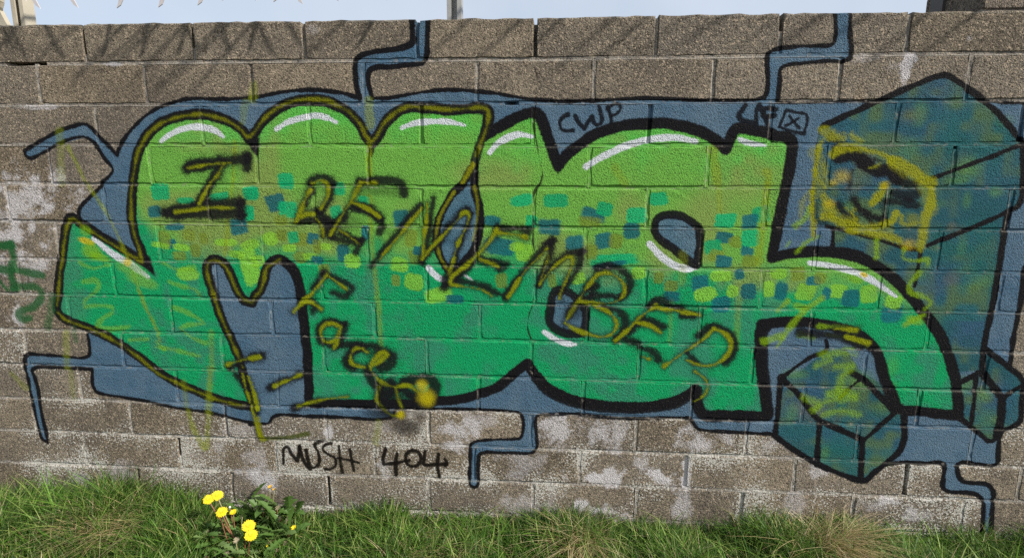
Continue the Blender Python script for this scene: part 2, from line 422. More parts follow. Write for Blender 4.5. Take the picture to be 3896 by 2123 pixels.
# --- counters
leaf = "B1 1712,1275 1690,1300 1625,1404 B2 1560,65 1495,165 1445,270 1424,380 1432,480 1462,580 1505,645 1545,682 1640,595 1700,522 1740,420 1757,320 1755,200 1730,100 1712,0 B1 1716,1330"
eye = "C2 1085,330 1100,272 1170,240 1260,243 1350,283 1420,342 1428,380 1424,480 1408,622 1340,588 1230,502 1120,420 1090,375"
dot = "C2 330,815 420,825 500,885 550,955 558,1050 530,1135 450,1148 350,1118 285,1060 293,930"
for s in (leaf, eye, dot): fill(s, blue_field, 0.95, 1)

# --- white shines (under the outlines)
for s, w in (("A1 1228,1082 1280,1040 1380,992 1480,972 1580,980 1660,1012 1706,1048", 36), ("B1 205,990 300,932 400,902 500,886 590,902 660,935", 38),
             ("B1 1160,980 1250,946 1400,930 1530,936 1640,960", 36), ("B1 1832,1165 1900,1092 1960,1060 2006,1042 C1 50,1030 145,1045", 42),
             ("C1 555,1276 680,1202 830,1130 980,1080 1130,1056 1280,1058 1400,1082", 46), ("C1 1730,1065 1800,1094 1930,1115", 32),
             ("A2 715,420 850,530 1000,622 1130,712", 46), ("B2 1362,640 1430,708 1490,742", 42), ("B2 1640,700 1700,738", 20),
             ("C2 1048,462 1130,550 1230,620 1330,648 1400,640", 46), ("C2 243,1132 330,1190 430,1222 480,1226", 36),
             ("D2 372,605 500,622 650,656 800,712 930,792 1030,862", 38)):
    stroke(s, w * 1.22, WHITE, 0.96, 5, taper=(0.8, 0.6))

# --- the stacked boxes on the right
BOXA, BOXB, BOXC = pcol(34, 78, 84), pcol(48, 80, 104), pcol(78, 100, 52)
def box_field(sy_, sx_):
    t = sstep(0.15, 0.9, 0.7 * N_BIG[sy_, sx_] + 0.3 * N_MID[sy_, sx_])
    a = lerp(BOXA, BOXB, t)
    o = sstep(0.45, 0.95, 0.65 * N_MID[sy_, sx_] + 0.45 * np.roll(N_BIG, 400, 1)[sy_, sx_])
    g = sstep(0.35, 0.95, np.roll(N_BIG, 777, 0)[sy_, sx_])
    a = a * (1 - 0.4 * g[..., None]) + pcol(26, 100, 84)[None, None] * 0.4 * g[..., None]
    return a * (1 - 0.75 * o[..., None]) + BOXC[None, None] * 0.75 * o[..., None]
body = "D2 545,340 540,500 700,545 850,612 960,682 1050,762 1150,872 1240,982 1330,1100 1400,1230 1450,1380 1480,1440 1690,1420 1700,1250 1740,1050 1780,850 1820,600 1850,400 1882,210 1200,505"
fill(body, box_field, 0.93, 2, curve=False)
head = "D1 450,985 480,960 900,770 1200,640 1400,575 1480,612 1700,772 1850,912 1992,1085 1992,1404 D2 1985,90 1960,170 1890,208 1600,340 1270,470 1200,505 1100,490 900,430 700,375 520,330 410,295 395,0 D1 410,1250 430,1080"
fill(head, box_field, 0.95, 2, curve=False)
cube = "D3 150,30 290,-20 D2 500,1262 640,1250 D3 760,-10 900,60 1000,200 1040,262 1092,310 1086,500 1060,580 950,680 850,760 790,812 750,812 600,760 420,682 250,582 105,468 120,350 130,150"
fill(cube, box_field, 0.95, 2, curve=False)
cub2 = "D3 1530,60 1640,-5 1690,-60 D2 1725,1268 1800,1330 1890,1400 D3 1990,40 1996,100 1980,250 1970,360 1840,432 1762,512 1650,442 1520,342"
fill(cub2, box_field, 0.95, 2, curve=False)
YG = pcol(112, 160, 24)
# faint yellow-green overspray over the boxes
for _ in range(70):
    k_, xa_, xb_, ya_, yb_ = dr.choice([('D1', 500, 1950, 700, 1404), ('D2', 560, 1750, 0, 1000), ('D3', 160, 1000, -60, 700), ('D2', 1300, 1800, 0, 800), ('D3', 1540, 1960, 30, 420)])
    dab(k_, dr.uniform(xa_, xb_), dr.uniform(ya_, yb_), dr.uniform(30, 110), dr.uniform(25, 80), dr.choice([YG, YG * 0.8, pcol(120, 96, 60), pcol(50, 78, 106)]), dr.uniform(.10, .30), 2, 0.85)
for s, w in (("D1 480,960 700,862 900,770 1200,640 1330,590 1400,578 1480,615 1700,775 1850,912 1992,1085", 42), ("D1 1990,1105 1750,1200 1500,1292 1280,1372", 32),
             ("D1 1995,1085 1992,1250 1992,1404 D2 1985,90 1955,170 1890,208 1600,340 1400,420 1265,472", 34), ("D2 500,325 700,375 900,430 1100,492 1210,505", 26),
             ("D2 548,345 545,420 540,500", 30), ("D2 1215,510 1200,600 1188,680 1170,780", 26), ("D2 1882,215 1850,400 1820,600 1780,850 1740,1050 1700,1250 1688,1410", 42),
             ("D1 450,985 428,1090 410,1250 396,1404 D2 398,150 408,290", 10)):
    stroke(s, w * 1.22, BLACK, 1.0, 5)
for s, w in (("D2 492,1190 500,1262 380,1320 270,1392 D3 150,35", 26), ("D3 150,20 135,150 120,350 105,462", 36), ("D3 100,470 250,582 420,682 600,760 745,810 792,812 850,760 950,682 1055,585 1085,510 1090,310", 38),
             ("D3 150,30 300,175 430,342 600,425 780,505", 38), ("D3 780,505 900,402 1015,298", 32), ("D3 445,365 432,520 424,690", 36), ("D3 772,510 765,650 758,800", 36),
             ("D3 690,-10 800,60 900,165 1010,280", 40), ("D3 760,35 690,95 600,185", 22)):
    stroke(s, w * 1.22, BLACK, 1.0, 5)
for s, w in (("D2 1720,1268 1800,1330 1890,1402 D3 1988,42 1996,100 1982,250 1968,362 1840,432", 36), ("D3 1690,-5 1760,85 1832,182", 46), ("D3 1832,190 1920,130 1995,82", 32),
             ("D3 1832,190 1826,320 1800,470", 52), ("D3 1540,55 1600,20 1650,-10", 36), ("D3 1520,342 1650,442 1755,512 1820,440", 34), ("D3 1640,20 1622,200 1598,385", 28)):
    stroke(s, w * 1.22, BLACK, 1.0, 5)

# --- thick outlines of the letters
stroke(outer, 82, BLACK, 1.0, 6, closed=True)
stroke(leaf, 66, BLACK, 1.0, 6, closed=True)
stroke(eye, 62, BLACK, 0.98, 5, closed=True)
stroke(dot, 66, BLACK, 0.97, 7, closed=True)
stroke("B1 1815,860 1800,990 1760,1090 1728,1200 1712,1300", 70, BLACK, 0.95, 7)
for s in ("C1 290,1170 343,1338 425,1195 346,1220", "C1 1575,1100 1627,1186 1662,1085", "A1 1862,1070 1958,1205 1985,1050 1905,1040", "B1 885,1080 928,1212 972,1080", "A2 1050,600 1188,712 1140,545 1090,560", "C2 60,1404 118,1335 175,1404", "C1 140,880 190,845 245,890"):
    fill(s, BLACK, 1.0, 2, curve=False)
stroke("A2 1060,560 1130,620 1180,690", 48, BLACK, 0.97, 5, taper=(1, 0.2))
stroke("C1 330,1200 342,1320", 40, BLACK, 0.97, 4, taper=(1, 0.2))
stroke("C1 1620,1090 1628,1170", 50, BLACK, 0.97, 4, taper=(1, 0.2))
stroke("B1 925,1080 928,1200", 50, BLACK, 0.85, 6, taper=(1, 0.2))
stroke("A1 1905,1050 1930,1100 1955,1180", 55, BLACK, 0.95, 5, taper=(1, 0.4))
fill("D3 940,20 1010,200 1045,250 1120,262 1180,280 1060,305 980,280 930,130", BLACK, 0.9, 2)
fill("C3 1330,130 1420,110 1440,240 1470,290 1920,290 1975,350 1700,350 1450,345 1380,240", BLACK, 0.0, 2)
stroke("C3 1400,120 1410,220 1450,310 1600,322 1800,326 1940,322", 92, BLACK, 0.96, 6)
stroke("C2 1935,1085 1905,1130 1900,1250 1905,1390 C3 1925,120 1945,300", 92, BLACK, 0.96, 6)
stroke("C3 1385,135 1250,212 1100,248 900,258 700,250 500,218 350,165 250,105 185,30", 96, BLACK, 0.97, 6)

# --- yellow line sprayed along the left letters' outline
YEL, YELB, YDK = pcol(122, 124, 12), pcol(186, 164, 16), pcol(86, 94, 12)
yl = "A2 433,930 442,850 455,700 475,550 495,400 520,300 548,270 620,315 760,405 900,490 1000,550 1085,600 1060,500 1028,400 1005,300 1000,200 1000,60 A1 1012,1380 1030,1280 1060,1150 1110,1052 1190,972 1300,915 1420,885 1540,878 1650,898 1760,940 1840,995 1895,1045 B1 45,995 90,930 150,870 230,815 330,777 450,762 570,772 680,812 770,872 840,955 890,1045 930,1080 965,1045 1005,975 1060,905 1130,848 1220,818 1350,825 1500,840 1650,834 1750,822 1815,845 1820,920 1795,1010 1765,1090 1730,1190"
yl2 = "A2 445,985 500,1035 620,1085 750,1135 900,1215 1050,1315 A3 1210,0 1300,45 1450,115 1600,175 1750,222 1860,240"
yl3 = "A2 1850,1400 1800,1280 1722,1100 1662,950 1622,822 1592,722 1580,632 1608,588 1662,590 1720,634 1762,715 1805,815 1860,880 1925,905 B2 30,876 80,815 108,730 128,645 170,610 225,580"
for s in (yl, yl2, yl3):
    stroke(s, 34, YDK * 0.7, 0.35, 14); stroke(s, 17, YEL * 0.92, 0.62, 10, wob=2.5)
stroke("B2 1560,65 1495,165 1445,270 1424,380 1432,480 1462,580 1505,645 1540,670", 24, YEL, 0.75, 9)
stroke("B2 1712,20 1735,120 1738,220 1722,330 1700,430", 20, YEL, 0.55, 9)
stroke("B1 1705,1260 1670,1320 1625,1395", 36, YEL, 0.8, 10)
# thin vertical and slanted drips of yellow
for s, w, a in (("A1 520,1120 590,1260 660,1400 A2 760,140 840,280 920,450 990,620 1040,760 1100,920 1170,1060 1220,1200", 26, 0.7), ("A1 450,1000 465,1150 470,1404", 60, 0.38),
                ("A1 1790,1080 1775,1404 A2 1750,150 1735,320 1712,540", 36, 0.6), ("A1 1935,650 1925,760", 70, 0.6), ("A1 1870,790 1850,930", 60, 0.35),
                ("B1 905,770 910,860 920,960", 70, 0.6), ("B1 910,1110 918,1404", 44, 0.8), ("B2 915,100 925,420 945,600 962,800 985,1000 1000,1250", 34, 0.55),
                ("A3 1440,290 1490,440 1555,570", 44, 0.65), ("A3 1605,-40 1590,150 1592,300 1572,560", 40, 0.6), ("A2 505,1140 510,1404", 50, 0.45), ("A3 90,0 200,110", 50, 0.4),
                ("A3 540,0 560,180", 40, 0.3), ("A3 1400,60 1420,240", 34, 0.35), ("C1 1520,1150 1545,1280 1565,1404", 70, 0.55), ("C1 780,1280 850,1404", 60, 0.4), ("C2 1940,0 1920,250 1890,450 1875,600", 62, 0.62),
                ("C2 1575,60 1580,200", 50, 0.4), ("C2 1725,880 1715,1050 1700,1250", 50, 0.4), ("C1 1940,1320 1960,1404", 60, 0.6), ("C2 1300,540 1290,760", 60, 0.35), ("C2 1210,900 1200,1200", 30, 0.3),
                ("B3 985,370 960,520", 50, 0.4), ("A2 1610,1130 1620,1400", 36, 0.4)):
    stroke(s, w, YEL * np.array([1.05, 1.25, 1]), a * 0.78, 15, wob=2)
# squiggles in the foot and the legs
YG = pcol(112, 160, 24)
for s in ("A2 640,745 740,742 752,800 690,850 640,900 642,938 730,930 840,940 862,972 790,1025 738,1090 860,1108 980,1090", "A2 1290,750 1400,785 1480,800 1525,855",
          "A2 1310,940 1450,990 1560,1065 1440,1080 1375,1100 1440,1160 1560,1215", "A2 1190,1240 1350,1272 1520,1312", "A2 990,1190 1130,1185", "A2 1240,600 1340,650 1480,640", "A2 600,600 700,640 830,620", "A2 1190,1200 1250,1260"):
    stroke(s, 30, YG, 0.45, 11, wob=3)
for k, x, y, a, b, c, al in (('A2', 660, 440, 60, 24, YELB, .8), ('A2', 700, 520, 70, 60, YG, .7), ('A2', 760, 560, 80, 30, YG, .7), ('A2', 1000, 650, 110, 50, G_TOP, .6), ('A2', 1080, 740, 110, 45, G_TOP, .7), ('A2', 650, 360, 40, 40, YG, .5),
                             ('A2', 970, 600, 30, 30, YELB, .7), ('B2', 400, 730, 30, 20, YEL, .0), ('D2', 785, 695, 28, 16, YELB, .9), ('D2', 720, 730, 60, 30, YG, .6), ('D2', 300, 940, 60, 25, YG, .6), ('D2', 1170, 1040, 70, 30, YG, .6)):
    dab(k, x, y, a, b, c, al, 2.2, 0.4, -0.3)
for s, w in (("D2 470,870 380,930 280,1020 210,1110 170,1170 120,1240", 40), ("D2 130,960 200,900", 40), ("D2 370,190 330,270 260,320", 44), ("D2 440,400 340,450 270,515", 34), ("D2 215,450 190,480", 30),
             ("D2 20,1200 160,1160", 60), ("D2 300,1150 400,1170", 50), ("D2 1100,1070 1240,1000", 40), ("D2 1210,670 1130,770 1140,830 1220,850 1290,910 1250,960", 40),
             ("D2 880,440 880,560", 50), ("D2 1090,500 1080,560 1160,590 1270,580 1270,620", 24), ("D2 440,1090 600,1095 720,1120", 40), ("D2 500,1150 660,1180 800,1225", 40), ("D2 640,1250 700,1260", 30)):
    stroke(s, w, YG * np.array([1.1, 0.9, .6]), 0.66, 14, wob=3)

# --- scribbled-over end of the top box: smeared black and yellow
for s, w, a in (("G 400,330 520,290 640,340 720,420", 120, .9), ("G 640,420 780,480 920,470 1010,560", 120, .9), ("G 1060,520 1110,600 1210,620", 90, .85), ("G 330,130 400,180 370,230", 70, .7),
                ("G 545,480 520,560 515,650", 50, .7), ("G 960,720 1080,740 1240,730", 90, .8), ("G 930,800 1080,820 1240,850", 80, .8), ("G 560,790 620,880 740,960 860,1000", 90, .88), ("G 400,860 470,950 580,1000", 75, .8),
                ("G 780,360 850,380", 50, .75), ("G 700,980 760,1050", 60, .8), ("G 870,800 880,960", 60, .55), ("G 150,840 160,1000 260,1040", 50, .5)):
    stroke(s, w * 1.15, BLACK, min(1, a * 1.1), 22, wob=4)
for s, w, a in (("G 200,180 160,380 130,600 110,760", 50, .75), ("G 230,60 330,110 440,130", 90, .6), ("G 150,300 200,450 180,700", 150, .3), ("G 250,900 500,1040 900,1120", 130, .3), ("G 1000,400 1300,600 1380,900", 150, .3), ("G 110,700 115,900 120,1080 130,1180", 44, .75), ("G 330,300 420,240 560,230 700,260 850,300 960,370", 80, .75),
                ("G 960,370 1060,420 1180,470 1290,560 1400,620", 110, .75), ("G 1390,690 1370,850 1330,1000 1300,1150 1280,1290", 100, .72), ("G 230,960 330,980 450,1030 620,1070 780,1080 900,1040", 70, .75),
                ("G 500,1110 700,1140 880,1180 1040,1230", 60, .72), ("G 130,480 200,600 260,640", 60, .5), ("G 880,630 880,700 820,760 740,830", 70, .8), ("G 1000,930 960,1010", 60, .75), ("G 1070,960 1080,1040 1220,1050", 34, .6),
                ("G 480,880 600,1000", 20, .6), ("G 720,450 770,440 840,400", 34, .7), ("G 300,640 260,560 240,420", 60, .4), ("G 250,780 260,860 330,930", 90, .6), ("G 540,110 640,170", 60, .6), ("G 70,720 20,780 -10,960", 50, .4)):
    stroke(s, w, YEL * 1.2, min(1, a * 1.12), 24, wob=4)
for x, y, r in ((430, 540, 75), (300, 830, 50), (1140, 1270, 60), (890, 640, 45), (340, 610, 40)):
    dab('G', x, y, r, r * .8, YELB, .5, 2, 0.9)
for x, y, r in ((560, 900, 30), (1180, 1000, 60), (120, 1150, 30)): dab('G', x, y, r, r, YEL, .5, 2, .5)

# --- the scrawled words
def scrawl(black, yellow, wb=52, wy=24):
    for s in list(black) + list(yellow): stroke(s, wb * 1.7, BLACK, 0.2, 42, wob=6)
    for s in yellow: stroke(s, wb * 1.15, BLACK, 0.62, 20, wob=3)
    for s in black: stroke(s, wb * 1.3, BLACK, 0.93, 17, wob=2.5)
    for s in yellow:
        stroke(s, wy + 2, YDK, 0.45, 11, wob=3); stroke(s, wy * 0.7, YEL * np.array([1.1, 1.2, 1]), 0.76, 10, wob=3)
scrawl(["A1 1450,1262 1560,1240 1700,1228 1880,1215", "A1 1430,1290 1600,1262", "A1 1890,1200 1880,1290", "A1 1690,1250 1640,1330 1600,1404 A2 1540,110 1520,150", "A2 1265,215 1400,190 1550,165 1700,150 1840,140", "A2 1270,235 1400,235 1560,228 1700,225 1835,225", "A2 1835,140 1840,240"],
       ["A1 1440,1285 1560,1262 1680,1250 1760,1245", "A1 1710,1250 1660,1330 1600,1404 A2 1560,70 1520,150", "A2 1330,215 1480,200 1600,185 1780,185"], 62, 30)
scrawl(["B1 460,1404 500,1362 560,1350 610,1372 640,1404", "B2 630,20 610,120 560,200 520,225", "B2 470,60 430,150", "B2 370,290 480,285 600,300 640,300", "B2 530,260 590,300 560,400", "B2 510,210 590,260 640,300"],
       ["B2 460,50 400,180 350,290 340,300", "B2 390,248 440,235 490,235", "B2 510,270 545,320 562,405", "B2 600,20 598,90 545,190", "B1 480,1404 540,1380 590,1404"], 42)
scrawl(["B2 770,190 880,205 980,270 1010,300 985,370", "B2 790,160 900,185 1010,265", "B2 700,240 610,390", "B2 620,410 740,440 840,440", "B2 690,380 800,420 850,430 810,520", "B2 740,200 720,280", "B1 840,1390 1000,1380 1150,1404 B2 1180,90"],
       ["B2 840,10 775,130 710,230 650,330 612,395", "B2 780,145 880,180 990,252", "B2 680,355 750,395 832,462", "B1 850,1395 960,1404"], 46)
scrawl(["B2 925,630 1010,520 1080,430 1190,290 1300,165", "B2 1400,115 1385,240 1370,360 1350,480 1320,600", "B2 1330,560 1450,430", "B2 1440,430 1570,270 1660,200", "B2 1690,230 1640,380 1580,520 1540,640"],
       ["B2 990,580 1060,490 1130,410 1200,320 1260,250 1315,185", "B2 1355,150 1350,260 1330,400 1320,570", "B2 1320,575 1390,480 1450,420 1520,345 1590,275 1645,220 1672,235 1660,300 1620,400 1575,500 1550,580 1520,700"], 40, 22)
scrawl(["B2 1890,340 1950,345 C2 30,342 130,350", "B2 1760,575 1880,600 1965,610 1900,650", "B2 1500,770 1580,740 1700,760 1800,790 1890,840", "B2 1490,720 1480,790", "B2 1700,600 1620,680 1560,720"],
       ["B2 1885,345 1840,420 1790,490 1720,560 1660,620 1590,670 1535,725 1530,760 1600,780 1700,792 1780,815 1850,860", "B2 1885,370 1960,382 C2 20,388 100,410", "B2 1745,572 1820,600 1892,630"], 46)
scrawl(["C2 -60,860 40,720 120,620 200,530 310,430", "C2 300,440 280,540 240,640 195,780", "C2 220,720 310,620 430,540 530,515", "C2 520,520 500,640 440,730 360,840"],
       ["C2 -30,860 40,750 100,660 180,580 262,498", "C2 262,498 268,560 235,670 205,772", "C2 205,772 260,690 330,620 400,572 452,560 455,610 425,690 385,790 350,880"], 44)
scrawl(["C2 640,650 760,635 860,680 895,750 870,830 820,880", "C2 560,880 640,775 600,800", "C2 600,860 740,855 820,870", "C2 700,945 800,970 855,1030 850,1120 790,1180", "C2 590,770 500,890 420,1010"],
       ["C2 645,690 560,800 480,925 398,1060", "C2 640,690 720,680 810,720 852,800 825,875 740,910 630,912 520,900", "C2 630,930 740,980 792,1060 772,1130 690,1167 590,1150 480,1110 398,1060"], 46)
scrawl(["C2 1035,935 1110,885 1200,930 1280,955", "C2 1000,1030 1080,1060 1150,1095", "C2 860,1190 960,1215", "C2 960,1060 900,1130", "C2 1290,1010 1380,1010"],
       ["C2 1092,930 1040,970 980,1010 900,1095 790,1195", "C2 1090,940 1180,955 1300,980 1425,1000", "C2 950,1060 1040,1080 1130,1135"], 48)
scrawl(["C2 1420,1160 1505,1095 1600,1100 1680,1190 1690,1280 1620,1370", "C2 1330,1290 1400,1360", "C2 980,1250 1080,1290 1110,1340"],
       ["C2 1535,1108 1450,1190 1300,1290 1160,1392", "C2 1535,1108 1610,1135 1662,1210 1650,1290 1560,1368 1450,1388 1330,1345", "C3 1390,-20 1455,25 1490,90 1462,160 1375,212", "C2 990,1320 1040,1340"], 42)
scrawl(["B2 570,690 700,740 785,790 730,860 630,830", "B2 430,880 500,940 480,980", "B2 560,690 480,790"],
       ["B2 590,690 500,805 420,890 335,972", "B2 590,700 680,760 745,805", "B2 415,890 480,910 542,955"], 44)
scrawl(["B2 720,1070 600,1050 530,1110 530,1190 600,1230", "B2 700,1230 800,1225 960,1240", "B2 730,1070 700,1180 650,1250"],
       ["B2 690,1082 620,1060 560,1090 540,1150 570,1205 640,1195 685,1130 700,1085 680,1165 640,1262"], 44)
scrawl(["B2 860,1250 780,1280 740,1350 790,1404", "B2 1000,1290 1090,1320 1070,1380 1000,1404", "B3 900,-20 930,60 990,110", "B3 1000,180 1080,140 1080,60", "B3 1150,110 1230,160 1290,190", "B3 1180,60 1280,40 1400,60 1410,130 1350,200"],
       ["B2 890,1285 850,1255 790,1275 768,1340 800,1388 870,1398", "B2 920,1395 1000,1345 1055,1305 1020,1288 960,1330 920,1400 B3 950,10 1010,65 1110,100 1200,90 1290,142", "B3 1112,108 1130,180 1160,255", "B3 982,100 970,200 1020,270 1100,318 1165,300"], 60, 26)
for k, x, y, a, b, al in (('B3', 1050, 170, 80, 90, .8), ('B3', 1240, 190, 90, 60, .75), ('B3', 1180, 400, 130, 60, .72), ('B3', 1000, 300, 120, 50, .7), ('B3', 1290, 310, 60, 40, .5), ('B2', 780, 300, 90, 60, .4), ('B2', 1060, 60, 110, 40, .4), ('B2', 900, 60, 90, 40, .35), ('A1', 1840, 1250, 80, 60, .4), ('C2', 480, 980, 60, 60, .5)):
    dab(k, x, y, a, b, BLACK, al, 2, 0.6)
for k, x, y, a, b in (('B3', 1312, 85, 38, 40), ('B3', 1345, 185, 62, 55), ('B3', 1150, 310, 30, 30), ('B3', 1040, 500, 0, 0)):
    if a: dab(k, x, y, a, b, YELB * np.array([.85, .95, 1]), .8, 2, 0.65)
# arrows and ticks of yellow over black round the left leg
scrawl(["B2 -150,1404 -60,1360 40,1320 95,1310", "B3 150,110 260,60 400,10", "A3 1800,0 1900,150 1960,300", "B3 340,260 520,200"],
       ["A2 1730,1380 1850,1345 1980,1320", "B3 190,95 300,45 390,5", "B3 370,245 500,205 620,185 745,175", "A3 1850,0 1880,130 1920,260 1955,380 1985,480", "A3 1890,20 1930,130 1965,270", "B3 60,420 90,490"], 40)
stroke("B3 90,492 220,490 330,478 445,455", 36, pcol(64, 74, 20), .85, 10); stroke("B3 60,340 75,430 95,500", 40, YEL, .7, 12)
for s_ in ("D3 590,150 600,80 625,10 680,-30", "D3 420,275 480,220 580,195 720,190", "D3 470,310 560,290 660,290 745,312", "D3 330,180 420,230 400,280", "D3 520,150 640,130 730,160", "D2 470,1300 600,1290 720,1310", "D2 560,1395 700,1380", "D2 420,1390 520,1350"):
    stroke(s_, 46, YG * np.array([1.1, .9, .7]), .55, 22, wob=4)
# --- bands of dark on the right arch
scrawl(["D2 300,1130 450,1150 600,1165 760,1230"], ["D2 560,1105 720,1115", "D2 640,1165 820,1215"], 60, 30)
# --- marker tags
MK = pcol(20, 23, 29)
for s in ("C1 420,878 380,898 358,940 368,985 405,1002 462,1000", "C1 478,890 510,948 548,985 580,930 605,895 625,945 650,958 680,930 672,870 658,815",
          "C1 722,820 742,865 752,932", "C1 722,838 760,805 805,798 822,825 805,862 745,892", "K 1106,46 1085,75 1068,102 1076,126 1120,138 1166,153", "K 1168,168 1163,110 1170,62 1182,46 1194,80 1204,108",
          "K 1232,172 1216,115 1206,78 1240,62 1274,70", "K 1216,112 1266,104", "D1 190,845 270,862 345,880 325,1020 235,1005 140,972 165,905 190,845", "D1 215,890 250,935 292,980", "D1 285,905 240,935 188,962"):
    stroke(s, 31, MK, 0.97, 5)
for s in ("B3 255,682 256,620 260,568 282,558 318,612 362,662 375,610 380,545", "B3 380,560 395,620 425,690 462,728", "B3 430,580 445,660 470,712 515,700 532,650 518,590 495,545 520,520 555,516",
          "B3 620,530 575,540 556,575 600,612 650,645 650,700 620,722 575,724", "B3 680,555 688,650 706,752", "B3 672,640 750,655 832,676", "B3 764,575 778,660 792,736",
          "B3 1036,570 1018,640 1022,690 1110,680 1212,660", "B3 1122,610 1112,690 1116,770", "B3 1240,582 1290,600 1305,650 1280,695 1235,705 1198,680 1190,630 1212,592 1240,582",
          "B3 1336,590 1330,640 1332,690 1410,690 1500,686", "B3 1440,610 1430,700 1446,786", "B3 1488,650 1504,690 1490,702"):
    stroke(s, 26, pcol(20, 17, 15), 0.97, 5)
# --- green tag at the left
GT = pcol(36, 84, 46)
for s, w, a in (("A2 -40,475 85,470", 66, .8), ("A2 80,470 95,560 90,700 115,800", 52, .75), ("A2 -40,645 150,668 325,700", 50, .75), ("A2 -40,690 20,770 60,810", 40, .75), ("A2 90,800 200,790 300,800 312,850 270,930 170,970 140,1000 170,1030 230,1025", 50, .72), ("A2 395,860 380,1000 360,1090", 60, .5), ("A2 560,1110 580,1200", 50, .4)):
    stroke(s, w * 1.1, GT, min(1, a * 1.25), 14, wob=3)
# --- the crack
for s in ("P 2047,224 2036,262 2043,300 2039,340 2038,394", "P 2037,400 2030,480 2044,560 2052,610 2063,655 2056,695 2034,728 2027,815 2030,870 2027,924 2034,960", "P 2025,1164 2012,1200 2007,1253 2020,1288"):
    stroke(s, 4.2, pcol(30, 26, 24), 0.9, 1.5, wob=2)
stroke("D1 700,335 820,325 900,310 1000,295 1090,310", 5, pcol(45, 38, 30), .7, 2, wob=2)

paint_rgba = np.zeros((NH, NW, 4), np.float32)
paint_rgba[..., :3] = CP / np.maximum(CA, 1e-3)[..., None]
paint_rgba[..., 3] = CA

# --- wear map: lichen, lime bloom, dark streaks, patches, painted sunlit edges
lich = np.zeros((NH, NW), np.float32)
edge_light = np.zeros((NH, NW), np.float32)  # sunlight on top and right block edges, painted as pale lines
lr = np.random.default_rng(11)
EDGE = np.full((NH, NW), 9.0, np.float32)    # distance to the nearest joint (m)
LV = [0, 0, 0, .0, .04, .05, .08, .10, .2, .42, .62, .95, .9, .9]
for c in range(14):
    zt, zb = BEDW[c], BEDW[c + 1]
    xs = PERPW[c]
    for i in range(len(xs) - 1):
        if xs[i + 1] < TX0 or xs[i] > TX1: continue
        a0, a1 = max(int((xs[i] - TX0) * RES), 0), min(int((xs[i + 1] - TX0) * RES), NW)
        xm = 0.5 * (xs[i] + xs[i + 1])
        z1_, z0_ = float(bed_z(c, xm)), float(bed_z(c + 1, xm))
        b0, b1 = max(int((z0_ - TZ0) * RES) - 6, 0), min(int((z1_ - TZ0) * RES) + 6, NH)
        X, Z = np.meshgrid(XT[a0:a1], ZT[b0:b1])
        zt_, zb_ = bed_z(c, XT[a0:a1])[None], bed_z(c + 1, XT[a0:a1])[None]
        e = np.minimum(np.minimum(X - xs[i], xs[i + 1] - X), np.minimum((zt_ - Z) * 1.1, (Z - zb_) * 1.6))
        s = (slice(b0, b1), slice(a0, a1))
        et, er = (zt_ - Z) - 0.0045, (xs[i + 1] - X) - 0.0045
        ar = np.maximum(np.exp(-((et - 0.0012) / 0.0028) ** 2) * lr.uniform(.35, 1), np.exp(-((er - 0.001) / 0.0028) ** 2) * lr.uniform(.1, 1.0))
        edge_light[s] = np.maximum(edge_light[s], ar * (e > -0.001))
        EDGE[s] = np.minimum(EDGE[s], np.where(e > -0.002, np.abs(e), 9))
        w = LV[c] * lr.uniform(0.55, 1.25) * (np.exp(-np.maximum(e, 0) / lr.uniform(0.02, 0.045)) + lr.choice([0.05, 0.12, 0.35], p=[.5, .35, .15]))
        side = lr.uniform(0.5, 1.3) * (X - xm) / 0.45 * lr.choice([-1, 1])
        lich[s] = np.maximum(lich[s], w * np.clip(0.75 + side, 0.25, 1.4) * np.where(e < 0.005, 0.6, 1))
lich *= 0.14 + 2.4 * sstep(0.3, 0.75, 0.65 * N_BIG + 0.35 * N_HUGE) * (0.45 + N_MID)
bloom = np.zeros((NH, NW), np.float32)
def wash(key, x, y, a, b, amt, power=2.0, streak=0.0):
    ox, oy, k = CROP[key]
    q = to_tex(np.array([[ox + x / k, oy + y / k], [ox + (x + a) / k, oy + y / k], [ox + x / k, oy + (y + b) / k]]))
    rx, ry = abs(q[1, 0] - q[0, 0]), abs(q[2, 1] - q[0, 1])
    x0, x1, y0, y1 = max(int(q[0, 0] - 2 * rx), 0), min(int(q[0, 0] + 2 * rx) + 1, NW), max(int(q[0, 1] - 2 * ry), 0), min(int(q[0, 1] + 2 * ry) + 1, NH)
    if x1 <= x0 or y1 <= y0: return
    X, Y = np.meshgrid((np.arange(x0, x1) - q[0, 0]) / rx, (np.arange(y0, y1) - q[0, 1]) / ry)
    S = (slice(y0, y1), slice(x0, x1))
    d = (np.abs(X) ** power + np.abs(Y) ** power) ** (1 / power) + (N_MID[S] - .5) * 1.5 + (N_BIG[S] - .5) * 1.3 + (N_GRIT[S] - .5) * .8
    bloom[S] = np.maximum(bloom[S], amt * (1 - sstep(0.1, 1.6, d)))
